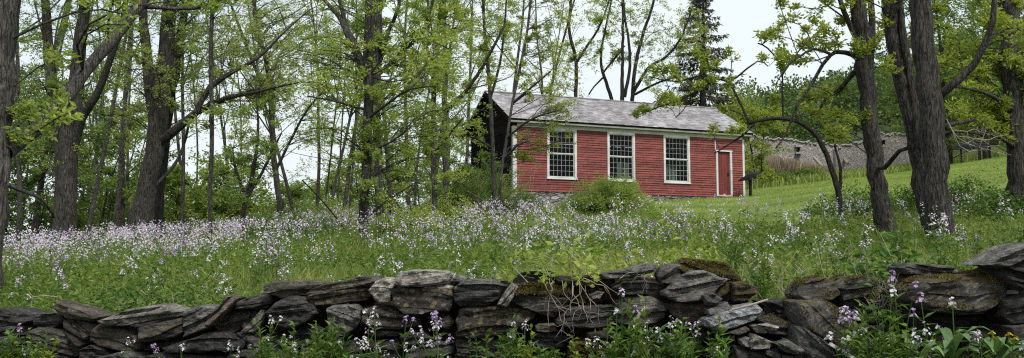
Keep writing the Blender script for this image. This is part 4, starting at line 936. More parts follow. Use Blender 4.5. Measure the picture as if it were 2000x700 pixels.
def patch(x, y, s=1., o=0.): return .5 + .25 * np.sin(x * 1.7 * s + o + 1.3 * np.sin(y * .8 * s)) + .25 * np.sin(y * 1.3 * s + o * 2 + 1.1 * np.sin(x * 1.1 * s + o))
def meadow():
    m = MB(); x, y, px = scatter(260000, -350, 2350, 4.6, 60)
    ok = (y > wallY(x / y) + .38) & ~is_lawn(x, y) & ~((y > 36.5) & (px > 930) & (px < 1480)); x, y, px = x[ok], y[ok], px[ok]
    h = (.20 + .22 * patch(x, y, .8)) * rng.uniform(.5, 1.25, len(x)); h *= np.interp(y, [4.6, 6.5, 9], [.62, .85, 1.])
    h *= np.interp(px, [0, 400, 1500, 2000], [.85, .9, 1.05, 1.15])
    blades(m, x, y, hgt(x, y) - .01, h, .005 * (y / 5) ** .75 * rng.uniform(.7, 1.5, len(x)))
    tag(m.obj('meadow_grass', 'grass', origin=(0, 20, 1)), 'long unmown green grass filling the meadow behind the wall', 'grass', None, 'stuff')
    m = MB(); x, y, px = scatter(52000, -350, 2350, 4.7, 50)
    ok = (y > wallY(x / y) + .42) & ~is_lawn(x, y) & ~((y > 36.5) & (px > 930)) & (patch(x, y, 1.3, 2) > .30); x, y, px = x[ok], y[ok], px[ok]; n = len(x)
    hz = (.06 + .30 * rng.random(n)) * np.interp(y, [4.6, 6.5, 9], [.55, .8, 1.])
    C = np.stack([x, y, hgt(x, y) + hz], 1); sprays(m, C, 5, .04, .062, .024, -.15)
    V = np.concatenate(m.V)
    tag(m.obj('meadow_weeds', 'leaf_bush', origin=(0, 20, 1)), 'leafy green weeds mixed through the meadow grass', 'weeds', None, 'stuff')
    m = MB(); x, y, px = scatter(4200, -350, 2350, 4.7, 22); ok = (y > wallY(x / y) + .4) & ~is_lawn(x, y) & ((patch(x, y, 1.1, 5) > .62) | (y < 6.2)); x, y = x[ok], y[ok]
    blades(m, x, y, hgt(x, y), rng.uniform(.15, .5, len(x)) * np.interp(y, [4.6, 7], [.75, 1.1]), .005, 1.1, .9)
    tag(m.obj('dry_grass', 'straw', origin=(0, 20, 1)), 'straw-coloured dead stalks among the meadow grass', 'dry grass', None, 'stuff')
    m = MB(); x, y, px = scatter(170000, 1230, 2400, 14, 85); ok = is_lawn(x, y); x, y = x[ok], y[ok]
    blades(m, x, y, hgt(x, y) + .01, rng.uniform(.03, .075, len(x)), .018 * (y / 25), .6)
    tag(m.obj('lawn_grass', 'lawn', origin=(20, 40, 3)), 'short mown grass blades of the lawn', 'grass', None, 'stuff')
    m = MB(); x, y, px = scatter(26000, 1380, 2100, 56, 84); f = lawn_far(px); ok = (y > f) & (y < f + 12 + 4 * patch(px * .05, y)); x, y = x[ok], y[ok]
    blades(m, x, y, hgt(x, y), rng.uniform(.3, .75, len(x)), .07, .5)
    tag(m.obj('tall_grass', 'grass', origin=(30, 70, 6)), 'tall unmown grass strip between the lawn and the ruin', 'grass', None, 'stuff')
    # green growth on the near side of the wall
    m = MB(); x, y, px = scatter(9000, -200, 2200, 3.3, 5.2); wy = wallY(x / y); gp = np.interp(px, [0, 430, 520, 1400, 1470, 1640, 1700, 2000], [.15, .2, 1, 1, .15, .2, 1, 1])
    ok = (y < wy - .03) & (y > wy - .9) & (rng.random(len(x)) < gp); x, y = x[ok], y[ok]
    blades(m, x, y, hgt(x, y), rng.uniform(.08, .22, len(x)), .006, .5)
    tag(m.obj('verge_grass', 'leaf_weed', origin=(0, 4, .7)), 'low green growth along the foot of the stone wall', 'grass', None, 'stuff')
meadow()

# ------------------------------------------------------------------ dry stone wall
def nz3(v, s, o=0.): return noise.noise(Vector((v[0] * s + o, v[1] * s - o, v[2] * s + 2 * o)))
def stone(poly, mat, parent, off=0., depth=.34, seed=0, name='stone', bed=None, moss=0, label=None, flat=.9, kx=1., origin=None):
    g = random.Random(seed * 13 + 5); poly = [np.array(p, float) for p in poly]
    c = sum(poly) / len(poly); px, py = c; Yf = float(wallY((px - 1000) / F)) + off - .10 * (py - 560) / 140 * .5
    pts = np.array([P(*(c + (p - c) * 1.035), Yf) for p in poly]); C = np.array(P(px, py, Yf))
    # resample outline
    K = 104; seg = np.roll(pts, -1, 0) - pts; Ls = np.linalg.norm(seg, axis=1); cum = np.concatenate([[0], np.cumsum(Ls)]); tt = np.linspace(0, cum[-1], K, endpoint=False)
    out = []
    for t in tt: i = min(int(np.searchsorted(cum, t, side='right') - 1), len(pts) - 1); out.append(pts[i] + seg[i] * ((t - cum[i]) / Ls[i]))
    out = np.array(out); out = .84 * out + .08 * (np.roll(out, 1, 0) + np.roll(out, -1, 0)); O2 = out - C
    size = math.sqrt(abs(np.sum(O2[:, 0] * np.roll(O2[:, 2], -1) - np.roll(O2[:, 0], -1) * O2[:, 2]) / 2)); D = depth * min(1.25, .45 + size * 1.5) * kx
    w = pts[:, 0].max() - pts[:, 0].min(); h = pts[:, 2].max() - pts[:, 2].min()
    if bed is None:
        e = O2[:, [0, 2]]; cv = e.T @ e; ev, evec = np.linalg.eigh(cv); d = evec[:, 1]; bed = math.atan2(d[1], d[0])
        if size > 0 and ev[1] < 1.6 * ev[0]: bed = g.uniform(-.4, .6)
    tx, tz = g.uniform(-.22, .22), g.uniform(-.1, .38)
    S_ = [0, .07, .14, .21, .28, .35, .42, .49, .55, .61, .67, .73, .78, .83, .875, .915, .95, .975, 1, 1.0, 1, .99, .97, .93, .8, .5, 0]
    Dp = [0] * 13 + [.004, .012, .025, .045, .08, .14, .25, .42, .6, .76, .9, .98, 1, 1]
    ca, sa = math.cos(bed), math.sin(bed); V = []
    lay = g.uniform(.016, .034); so = g.uniform(0, 50)
    for s, dp in zip(S_, Dp):
        ring = C + O2 * s; ring = ring.copy(); tilt = tx * (ring[:, 0] - C[0]) + tz * (ring[:, 2] - C[2])
        ring[:, 1] = Yf + dp * D + np.clip(tilt, -.06, .07) * (1 - dp)
        for k in range(K):
            p = ring[k]; lx, lz = p[0] - C[0], p[2] - C[2]; a = lx * ca + lz * sa; b = -lx * sa + lz * ca
            n1 = nz3((a * 2.0, p[1] * 2, b * 3), 1.6, so); q = b / lay + 1.6 * n1 + a * 1.5
            hsh = math.sin(math.floor(q) * 12.9898 + so) * 43758.5453; hsh -= math.floor(hsh); n2 = nz3((a * 4, p[1] * 8, b * 30), 1., so); n3 = nz3(p, 30, so); vd = noise.voronoi(Vector((a * 7 + so, p[1] * 7, b * 15)))[0]; n3 = n3 + 1.6 * (.45 - vd[0])
            amp = 1 - .6 * (dp > .95)
            dy = (.040 * n1 + .042 * (hsh - .5) + .022 * n2 + .013 * n3) * amp
            r_ = .10 * n1 + .07 * (hsh - .5) + .04 * n3
            ring[k, 1] += dy; ring[k, 0] += (p[0] - C[0]) * r_ * s; ring[k, 2] += (p[2] - C[2]) * r_ * s
        V.append(ring)
    nR = len(S_); V = np.concatenate(V); i, j = np.meshgrid(np.arange(nR - 1), np.arange(K), indexing='ij'); j2 = (j + 1) % K
    Q = np.stack([i * K + j, i * K + j2, (i + 1) * K + j2, (i + 1) * K + j], -1).reshape(-1, 4)
    for rr in (0, nR - 1): V[rr * K:(rr + 1) * K] = V[rr * K:(rr + 1) * K].mean(0)
    # collapse the centres to triangles
    first = Q[:K]; last = Q[-K:]; T = np.concatenate([np.stack([np.zeros(K, int), first[:, 2], first[:, 3]], 1), np.stack([last[:, 0], last[:, 1], np.full(K, (nR - 1) * K)], 1)])
    keep = np.ones(len(V), bool); keep[1:K] = False; keep[(nR - 1) * K + 1:] = False; idx = np.cumsum(keep) - 1
    T = idx[T]; Qm = idx[Q[K:-K]]; V2 = V[keep]
    org = C + np.array((0, D / 2, 0))
    me = mk(name, V2, [Qm, T], mat, None, origin=org, label=label)
    if parent is not None: me.parent = parent; me.location = tuple(org - np.array(parent.location))
    if moss:
        vv = V2[Qm]; nr = unit(np.cross(vv[:, 2] - vv[:, 0], vv[:, 3] - vv[:, 1])); ce = vv.mean(1)
        nr *= np.sign(np.sum(nr * (ce - org), 1))[:, None]
        if moss == 2: okk = (nr[:, 2] > -.1) | (rng.random(len(nr)) < .35)
        else: okk = nr[:, 2] > .45
        gate = np.array([nz3(c_, 7, 3.) for c_ in ce]) > (-.12 if moss == 2 else -.02); ids = np.where(okk & gate)[0]
        if len(ids):
            ar = np.linalg.norm(np.cross(vv[ids, 2] - vv[ids, 0], vv[ids, 3] - vv[ids, 1]), axis=1) / 2; N = int(min(9000, ar.sum() * 60000)); pick = ids[rng.choice(len(ids), N, p=ar / ar.sum())]
            f = rng.random((N, 4)); f /= f.sum(1)[:, None]; pp = (vv[pick] * f[..., None]).sum(1); m = MB(); leaves(m, pp - nr[pick] * .002, unit(nr[pick] + rng.normal(size=(N, 3)) * .5 + np.array((0, 0, -.1))), rng.uniform(.006, .014, N), .006, .1)
            mo = m.obj('moss', 'moss', None, origin=org); mo.parent = me; mo.location = (0, 0, 0)
    return me
def reg(ox, oy, s): return lambda L: [(ox + x / s, oy + y / s) for x, y in L]
rA, rB, rC, rD = reg(0, 480, 3.183), reg(480, 480, 3.181), reg(980, 480, 3.181), reg(1460, 440, 2.693)
def wall_root(px, label, name='dry_stone_wall'):
    y = float(wallY((px - 1000) / F)); return empty(name, ((px - 1000) / F * y, y, ZF), label, 'stone wall')
W1 = wall_root(740, 'tumbledown dry stone wall of dark slate slabs running from the left edge to the gap')
W2 = wall_root(1800, 'short mossy dry stone wall of big boulders right of the gap')
STN = [
 (rA, [(-60,400),(0,395),(100,400),(210,430),(200,470),(120,500),(30,500),(-60,520)], 'rock', 0),
 (rA, [(190,500),(200,440),(310,410),(390,430),(400,470),(330,515),(250,520)], 'rock', .04),
 (rA, [(310,385),(345,348),(400,370),(520,400),(650,440),(590,475),(500,465),(400,455),(340,420)], 'rock_brown', -.03),
 (rA, [(-60,520),(60,500),(170,505),(150,560),(60,560),(-60,565)], 'rock', 0),
 (rA, [(-80,575),(60,565),(110,610),(60,650),(-80,650)], 'rock', -.02),
 (rA, [(165,540),(230,515),(400,555),(450,590),(495,640),(440,690),(380,680),(300,650),(200,600)], 'rock', -.05),
 (rA, [(385,468),(440,470),(500,520),(560,540),(500,635),(430,570),(390,520)], 'rock_brown', -.02),
 (rA, [(440,448),(560,480),(600,500),(585,545),(545,590),(500,530),(450,500)], 'rock_brown', .03),
 (rA, [(550,530),(600,500),(700,520),(810,545),(880,590),(860,640),(800,665),(700,650),(600,625),(540,600)], 'rock_brown', -.05),
 (rA, [(600,470),(700,430),(800,395),(940,375),(1060,385),(1135,410),(1110,440),(1000,455),(880,480),(780,500),(660,500)], 'rock_grey', -.06),
 (rA, [(640,505),(760,500),(840,515),(870,540),(760,545),(680,530)], 'rock_grey', .08),
 (rA, [(850,520),(900,495),(1110,452),(1130,480),(1135,540),(1090,570),(900,605),(870,585)], 'rock_brown', -.03),
 (rA, [(1135,405),(1230,375),(1320,385),(1340,420),(1300,480),(1290,520),(1200,545),(1140,570)], 'rock_grey', .0),
 (rA, [(1265,475),(1340,400),(1410,310),(1470,330),(1440,370),(1350,450),(1310,500),(1275,500)], 'rock_brown', -.10),
 (rA, [(1455,350),(1540,325),(1700,300),(1700,360),(1540,395),(1460,395)], 'rock', -.0),
 (rA, [(1325,480),(1400,410),(1500,400),(1570,420),(1540,480),(1450,545),(1380,550),(1330,520)], 'rock', .05),
 (rA, [(1490,540),(1560,470),(1620,400),(1640,420),(1600,520),(1560,545)], 'rock_grey', -.04),
 (rA, [(1000,640),(1180,580),(1280,545),(1400,545),(1530,595),(1520,640),(1430,665),(1350,650),(1260,670),(1150,665),(1040,670)], 'rock', -.07),
 (rA, [(1460,548),(1520,540),(1640,600),(1655,640),(1560,620)], 'rock', .0),
 (rA, [(490,650),(560,620),(640,645),(690,690),(620,730),(490,730)], 'rock', -.04),
 (rA, [(-60,665),(100,645),(220,655),(420,695),(430,760),(-60,760)], 'rock', -.05),
 (rA, [(620,690),(760,665),(850,680),(900,710),(860,740),(640,740)], 'rock_grey', -.08),
 (rA, [(900,690),(1000,670),(1250,690),(1400,700),(1380,760),(880,760)], 'rock', -.09),
 (rA, [(1400,670),(1530,650),(1660,650),(1680,760),(1400,760)], 'rock', -.03),
 (rA, [(880,590),(1000,600),(1100,585),(1180,585),(1000,645),(900,650)], 'rock', .1),
 (rB, [(115,250),(160,225),(260,218),(400,220),(480,235),(420,275),(330,300),(200,312),(110,300)], 'rock_brown', -.05),
 (rB, [(370,300),(400,270),(480,240),(620,215),(700,195),(820,190),(840,215),(760,240),(640,262),(500,292),(400,300)], 'rock_brown', -.02),
 (rB, [(370,320),(400,300),(560,280),(700,262),(760,262),(770,300),(740,340),(600,360),(430,375),(380,345)], 'rock_lichen', .0),
 (rB, [(0,325),(60,310),(130,310),(200,330),(130,365),(60,390),(0,395)], 'rock', .02),
 (rB, [(110,420),(180,350),(260,315),(350,325),(430,380),(440,420),(390,470),(300,510),(230,520),(130,470)], 'rock', -.06),
 (rB, [(755,280),(800,225),(870,200),(920,205),(930,250),(905,300),(900,350),(850,362),(800,340)], 'rock_pale', -.05),
 (rB, [(925,220),(960,165),(1040,150),(1150,150),(1250,158),(1285,180),(1260,225),(1180,240),(1080,250),(960,255)], 'rock_pale', -.06),
 (rB, [(905,270),(1000,262),(1280,272),(1295,300),(1285,370),(1270,410),(1150,415),(1080,435),(980,425),(910,360)], 'rock_lichen', -.04),
 (rB, [(1100,256),(1180,248),(1270,240),(1300,255),(1285,272),(1100,268)], 'rock_pale', .0),
 (rB, [(1262,222),(1320,180),(1380,200),(1370,225),(1290,240)], 'rock_grey', .03),
 (rB, [(1290,270),(1340,220),(1430,208),(1540,215),(1620,250),(1590,275),(1440,285),(1300,290)], 'rock_grey', -.02),
 (rB, [(1295,300),(1400,285),(1580,275),(1575,330),(1500,375),(1330,380),(1295,345)], 'rock', -.05),
 (rB, [(1560,370),(1600,300),(1650,235),(1700,250),(1660,330),(1620,385)], 'rock_grey', -.08),
 (rB, [(1310,470),(1330,400),(1440,385),(1580,385),(1740,400),(1800,430),(1700,510),(1600,560),(1400,575),(1310,565)], 'rock_lichen', -.03),
 (rB, [(495,400),(530,375),(680,370),(705,400),(710,450),(690,500),(620,560),(550,575),(510,540)], 'rock_grey', -.08),
 (rB, [(715,400),(800,380),(900,385),(960,425),(1100,450),(1080,500),(960,525),(840,520),(720,480)], 'rock_brown', .0),
 (rB, [(740,545),(870,525),(960,540),(940,565),(780,568)], 'rock', .02),
 (rB, [(950,570),(1000,545),(1100,540),(1160,580),(1100,630),(980,630)], 'rock', .0),
 (rB, [(1120,440),(1180,425),(1250,425),(1200,465),(1150,465)], 'rock', .06),
 (rB, [(1190,500),(1200,455),(1260,430),(1295,480),(1260,525)], 'rock_brown', .04),
 (rB, [(-20,410),(70,395),(105,430),(110,560),(-20,560)], 'rock', .06),
 (rB, [(0,570),(100,570),(240,590),(300,740),(0,740)], 'rock', .0),
 (rB, [(250,560),(400,480),(490,520),(500,600),(380,640),(250,620)], 'rock', .06),
 (rB, [(500,590),(700,590),(760,740),(300,740),(330,650)], 'rock', .02),
 (rB, [(760,590),(940,580),(1000,650),(960,740),(760,740)], 'rock', .03),
 (rB, [(1000,650),(1180,600),(1300,600),(1300,740),(980,740)], 'rock', .03),
 (rB, [(1310,590),(1450,590),(1640,580),(1700,740),(1310,740)], 'rock', .03),
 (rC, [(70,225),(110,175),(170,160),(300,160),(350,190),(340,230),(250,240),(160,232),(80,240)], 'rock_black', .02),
 (rC, [(85,300),(100,245),(160,234),(300,245),(420,260),(440,300),(330,318),(200,300)], 'rock_mossy', -.03),
 (rC, [(50,340),(100,305),(300,322),(420,320),(400,360),(380,410),(320,445),(230,420),(120,385),(50,355)], 'rock', -.02),
 (rC, [(620,175),(750,150),(900,108),(960,115),(965,160),(860,190),(760,205),(650,210)], 'rock_grey', -.03),
 (rC, [(340,200),(490,190),(620,180),(710,215),(690,245),(560,250),(440,260),(360,240)], 'rock_moss', .02),
 (rC, [(690,262),(760,222),(900,215),(1000,240),(990,270),(880,300),(720,310)], 'rock', -.06),
 (rC, [(550,310),(600,285),(640,290),(610,330),(560,330)], 'rock_grey', -.05),
 (rC, [(430,300),(540,260),(690,262),(700,330),(560,365),(440,370)], 'rock_mossy', .08),
 (rC, [(340,470),(420,390),(560,370),(700,365),(730,430),(700,500),(560,515),(420,510),(340,490)], 'rock', -.05),
 (rC, [(730,350),(780,325),(930,318),(1010,360),(1035,400),(1010,450),(940,490),(820,505),(730,490),(710,420)], 'rock_grey', -.04),
 (rC, [(210,505),(230,490),(330,485),(350,530),(270,540),(215,535)], 'rock_brown', -.03),
 (rC, [(180,555),(280,540),(430,570),(430,600),(330,660),(280,670),(200,610)], 'rock', -.0),
 (rC, [(530,545),(640,525),(720,540),(700,600),(600,605),(540,580)], 'rock_brown', -.04),
 (rC, [(440,610),(560,600),(680,620),(720,740),(420,740)], 'rock_mossy', -.05),
 (rC, [(970,190),(1000,140),(1060,112),(1120,120),(1110,190),(1050,240),(990,235)], 'rock', -.02),
 (rC, [(1025,290),(1080,230),(1180,165),(1260,158),(1420,215),(1350,262),(1290,330),(1180,355),(1090,350),(1030,310)], 'rock_grey', -.09),
 (rC, [(1080,140),(1150,88),(1260,98),(1400,112),(1440,160),(1500,235),(1440,300),(1300,230),(1180,200)], 'rock_mossy', .03),
 (rC, [(1440,235),(1500,225),(1590,255),(1600,300),(1500,350),(1440,345)], 'rock_mossy', .0),
 (rC, [(1330,290),(1400,240),(1450,240),(1450,310),(1410,350),(1345,330)], 'rock_mossy', .02),
 (rC, [(1035,370),(1100,360),(1250,365),(1290,385),(1270,440),(1240,500),(1160,490),(1080,440)], 'rock_brown', -.04),
 (rC, [(770,620),(850,570),(990,505),(1010,600),(900,640),(780,640)], 'rock', .02),
 (rC, [(1010,560),(1200,530),(1260,620),(1200,740),(1000,740)], 'rock', .05),
 (rC, [(720,640),(980,650),(1000,740),(720,740)], 'rock', .0),
]
WST = {}
for k, (rf, poly, mat, off) in enumerate(STN):
    o = stone(rf(poly), mat, W1, off, seed=k, moss=2 if mat == 'rock_mossy' else 0)
    WST[k] = o
for k, l in {31: 'pale flat slab lying on top of the wall', 30: 'pale rounded stone with grainy face', 32: 'squared block spotted with yellow lichen', 39: 'rough grey rounded stone low in the wall', 9: 'wide grey slab overhanging the left stretch', 13: 'long bar of stone leaning diagonally', 52: 'black hollow-looking stone under the creeper'}.items(): WST[k]['label'] = l
STN2 = [
 (rD, [(110,410),(200,395),(270,400),(290,460),(260,520),(180,470)], 'rock', .0),
 (rD, [(270,370),(310,300),(400,275),(480,300),(500,360),(440,400),(300,410)], 'rock_moss', -.02),
 (rD, [(480,330),(540,275),(640,270),(690,310),(650,370),(520,400)], 'rock_moss', .05),
 (rD, [(270,410),(420,405),(500,450),(560,500),(620,560),(660,680),(640,740),(500,740),(420,620),(290,540)], 'rock_moss', -.12),
 (rD, [(275,545),(320,545),(420,615),(510,740),(290,760),(262,640)], 'rock_grey', -.2),
 (rD, [(835,225),(870,205),(960,202),(1080,215),(1160,255),(1130,275),(960,270),(860,258)], 'rock_grey', .06),
 (rD, [(880,350),(950,290),(1100,285),(1330,280),(1400,310),(1395,380),(1340,410),(1250,470),(1130,475),(980,450),(890,400)], 'rock_moss', -.05),
 (rD, [(860,300),(900,272),(1100,262),(1340,240),(1390,280),(1350,300),(1000,310)], 'rock_mossy', .06),
 (rD, [(1265,210),(1340,160),(1454,110),(1560,90),(1560,150),(1440,190),(1360,222)], 'rock_grey', -.05),
 (rD, [(1360,215),(1454,175),(1560,150),(1560,340),(1440,345),(1390,290)], 'rock', -.03),
 (rD, [(1370,400),(1454,370),(1560,370),(1560,510),(1400,525),(1350,480)], 'rock', .0),
 (rD, [(1380,535),(1560,515),(1560,640),(1400,620)], 'rock', .0),
 (rD, [(780,340),(860,315),(890,360),(880,400),(820,390)], 'rock', .02),
 (rD, [(820,420),(900,410),(1000,465),(1150,490),(1240,480),(1200,570),(900,570)], 'rock', .1),
 (rD, [(500,400),(640,380),(780,400),(800,520),(640,520),(540,470)], 'rock', .12),
 (rD, [(640,530),(820,530),(860,740),(680,740)], 'rock', .1),
 (rD, [(880,580),(1120,575),(1140,740),(870,740)], 'rock', .08),
 (rD, [(1140,560),(1360,540),(1380,740),(1150,740)], 'rock', .1),
]
for k, (rf, poly, mat, off) in enumerate(STN2):
    o = stone(rf(poly), mat, W2, off, seed=200 + k, moss={'rock_mossy': 2, 'rock_moss': 1}.get(mat, 0), depth=.42)
    if k == 3: o['label'] = 'big slanting boulder streaked with brown moss'
    if k == 6: o['label'] = 'long flat-faced block capped with moss'
LOOSE = [
 (rC, [(1255,310),(1320,298),(1375,330),(1340,370),(1275,370)], 'rock_grey', -.14, 'small grey cobble resting under the mossy slab at the gap', 'stone'),
 (rC, [(1285,400),(1340,380),(1410,355),(1420,385),(1370,425),(1290,430)], 'rock_grey', -.14, 'grey wedge stone lying on the white slab', 'stone'),
 (rC, [(1270,460),(1350,430),(1480,385),(1580,365),(1635,400),(1620,440),(1560,470),(1450,510),(1330,530),(1275,500)], 'rock_white', -.16, 'bright white slab tilted in the gap of the wall', 'slab'),
 (rC, [(1460,525),(1530,505),(1550,530),(1480,560),(1410,545)], 'rock_brown', -.17, 'thin brown stone just below the white slab', 'stone'),
 (rC, [(1485,590),(1540,570),(1530,630),(1500,625)], 'rock_pale', -.19, 'small pale chip standing on edge in the rubble', 'stone'),
 (rC, [(1545,600),(1580,555),(1690,600),(1660,640),(1550,645)], 'rock_grey', -.2, 'grey wedge in the rubble right of the pale chip', 'stone'),
 (rC, [(1590,345),(1650,340),(1718,350),(1730,410),(1660,395)], 'rock', .0, 'dark stone at the back of the gap', 'stone'),
 (rC, [(1560,500),(1650,485),(1718,500),(1718,550),(1600,545)], 'rock_pale', -.14, 'whitish broken slab in the rubble beside the white slab', 'stone'),
 (rD, [(150,625),(220,605),(290,650),(280,690),(200,668)], 'rock_grey', -.22, 'flat grey stone at the foot of the slanting boulder', 'stone'),
 (rD, [(100,660),(170,650),(190,760),(90,760)], 'rock', -.2, 'dark upright stone at the bottom of the rubble', 'stone'),
 (rD, [(190,690),(270,690),(290,760),(190,760)], 'rock', -.2, 'dark stone at the bottom edge under the flat grey one', 'stone'),
 (rD, [(-60,640),(20,650),(90,670),(80,760),(-60,760)], 'rock', -.18, 'dark stone below the grey wedge of the rubble', 'stone'),
 (rD, [(60,500),(130,480),(220,520),(200,580),(100,570)], 'rock_moss', -.1, 'mossy brown stone in the middle of the gap', 'stone'),
]
for k, (rf, poly, mat, off, lab, cat) in enumerate(LOOSE):
    o = stone(rf(poly), mat, None, off, seed=400 + k, name='loose_stone', depth=.22, moss=1 if mat == 'rock_moss' else 0); tag(o, lab, cat, 'fallen stones in the gap of the wall')
def rubble():
    m = MB()   # soil and fine chips of the collapsed gap
    for k in range(500):
        px = random.uniform(1370, 1600); py = random.uniform(590, 720); Y = float(wallY((px - 1000) / F)) + random.uniform(-.16, .0) + .12 - (py - 640) / 1000; p = P(px, py, Y); s = random.uniform(.008, .03)
        d = rng.normal(size=(8, 3)) * .25 + np.array([(x, y, z) for x in (-1, 1) for y in (-1, 1) for z in (-.5, .5)]); m.add(p + d * s, [(0,1,3,2),(4,6,7,5),(0,4,5,1),(2,3,7,6),(0,2,6,4),(1,5,7,3)])
    tag(m.obj('rubble', 'rock_brown', origin=(1.3, 4.4, 1)), 'small broken chips filling the gap in the wall', 'rubble', None, 'stuff')
rubble()
# earth core behind the stones (the bank the wall retains)
def core():
    n = 140; pxs = np.linspace(-500, 2500, n); rows = 14; V = []
    top = np.interp(pxs, [-500, 0, 190, 400, 520, 700, 900, 1250, 1440, 1480, 1580, 1640, 1760, 1900, 2100, 2500], [622, 622, 618, 605, 572, 552, 550, 540, 560, 615, 640, 570, 560, 550, 520, 510])
    for r_ in range(rows):
        f = r_ / (rows - 1); row = []
        for px, t in zip(pxs, top):
            y = float(wallY((px - 1000) / F)) + .26 - .06 * (1 - f) + random.uniform(-.02, .02); zt = P(px, t, y)[2]; row.append(((px - 1000) / F * y, y + .3 * max(0, f - .85) / .15, ZF - .1 + (zt - ZF + .1) * min(f / .85, 1)))
        V.append(row)
    i, j = np.meshgrid(np.arange(rows - 1), np.arange(n - 1), indexing='ij')
    o = mk('earth_bank', np.array(V), np.stack([i * n + j, i * n + j + 1, (i + 1) * n + j + 1, (i + 1) * n + j], -1).reshape(-1, 4), M['soil']); tag(o, 'dark soil bank held back by the stone wall', None, None, 'structure')
M['soil'] = plain('soil', (.035, .028, .02), 1., .5, 18, .8)
core()

# ------------------------------------------------------------------ flowers and weeds
def proto_rocket(seed, petal, h=.75, nfl=22, leafy=1., spread=1., heads=2):
    """one flowering plant about its base at the origin: returns dict of part meshes"""
    g = np.random.default_rng(seed); st = MB(); lf = MB(); fls = []; tips = []
    lean = g.normal(size=2) * .07; main = np.array([(lean[0] * t * t * h, lean[1] * t * t * h, t * h) for t in np.linspace(0, 1, 6)]); st.tube(main, np.linspace(.004, .002, 6), 4); tips.append(main[-1])
    for k in range(heads):
        b = main[3 + (k % 2)]; a = g.uniform(0, 6.28); e = b + np.array((math.cos(a) * .07, math.sin(a) * .07, h * g.uniform(.14, .24))); st.tube([b, (b + e) / 2 + (0, 0, -.01), e], [.0025, .002, .0015], 3); tips.append(e)
    n = int(16 * leafy); t = g.uniform(.05, .86, n); a = g.uniform(0, 6.28, n); C = np.stack([lean[0] * t * t * h, lean[1] * t * t * h, t * h], 1)
    D = unit(np.stack([np.cos(a), np.sin(a), g.uniform(.0, .7, n)], 1)); leaves(lf, C, D, .11 * (1.1 - .6 * t) * g.uniform(.7, 1.2, n), .028 * (1.15 - .5 * t), .2, up=(0, 0, 1))
    for q, tp in enumerate(tips):
        fl = MB(); fls.append(fl); N = nfl if q == 0 else int(nfl * .55); hh = (.10 if q == 0 else .05) * spread; r = (.038 if q == 0 else .03) * spread
        for k in range(N):
            f = g.random(); a = g.uniform(0, 6.28); rr = r * (1 - .55 * f) * g.uniform(.6, 1.1); c = tp + np.array((math.cos(a) * rr, math.sin(a) * rr, -hh * .55 + hh * f)); nrm = unit(np.array((math.cos(a), math.sin(a), .5 + f)))
            if k % 2 == 0: st.tube([tp - (0, 0, hh * .5 * (1 - f)), c - nrm * .003], [.001, .0007], 3)
            u = unit(np.cross(nrm, g.normal(size=3))); v = np.cross(nrm, u); s = g.uniform(.0078, .0108)
            Dn = np.array([u, v, -u, -v]) + nrm * .18; leaves(fl, np.repeat(c[None], 4, 0), unit(Dn), s, s * .95, .05, up=nrm)
    return [('stem', st, 'leaf_weed'), ('leaves', lf, 'leaf_weed')] + [('flower_head', fl, petal) for fl in fls]
def proto_weed(seed, h=.5, n=34, L=.075, wd=.02, leaf='leaf_weed', branch=3):
    g = np.random.default_rng(seed); st = MB(); lf = MB()
    for q in range(branch):
        a0 = g.uniform(0, 6.28); hh = h * g.uniform(.7, 1.1); ln = g.uniform(.05, .28) if q else .04
        pts = np.array([(math.cos(a0) * ln * t * t * hh, math.sin(a0) * ln * t * t * hh, t * hh) for t in np.linspace(0, 1, 6)]); st.tube(pts, np.linspace(.0035, .0015, 6), 3)
        m = n; t = np.sqrt(g.uniform(.03, 1, m)); C = np.stack([math.cos(a0) * ln * t * t * hh, math.sin(a0) * ln * t * t * hh, t * hh], 1); a = g.uniform(0, 6.28, m)
        D = unit(np.stack([np.cos(a), np.sin(a), g.uniform(-.1, .8, m)], 1)); leaves(lf, C, D, L * (1.2 - .6 * t) * g.uniform(.7, 1.2, m), wd * (1.2 - .5 * t), .2, up=(0, 0, 1))
    return [('stem', st, 'leaf_weed'), ('leaves', lf, leaf)]
def proto_dock(seed):
    g = np.random.default_rng(seed); lf = MB(); st = MB()
    for k in range(15):
        a = g.uniform(0, 6.28); L = g.uniform(.24, .40); w = g.uniform(.055, .085); z0 = g.uniform(.12, .34); d = np.array((math.cos(a), math.sin(a), 0)); s = np.array((-math.sin(a), math.cos(a), 0)); N = 9; V = []; rise = g.uniform(.8, 1.9); st.tube([(0, 0, 0), d * .02 + np.array((0, 0, z0 + .02))], [.006, .004], 4)
        for i in range(N):
            t = i / (N - 1); c = d * L * t * .8 + np.array((0, 0, L * (rise * t - .75 * rise * t * t) + z0)); ww = w * math.sin(math.pi * min(1, .08 + t * .92)) ** .8 * .5 + .004
            wav = .006 * math.sin(i * 2.4 + k); V += [c - s * ww + (0, 0, ww * .35 + wav), c, c + s * ww + (0, 0, ww * .35 - wav)]
        Q = []
        for i in range(N - 1): o = i * 3; Q += [(o, o + 1, o + 4, o + 3), (o + 1, o + 2, o + 5, o + 4)]
        lf.add(V, Q)
    st.tube([(0, 0, -.3), (0, 0, .06)], [.012, .008], 5)
    return [('stem', st, 'leaf_dock'), ('leaves', lf, 'leaf_dock')]
ROOTS = {}
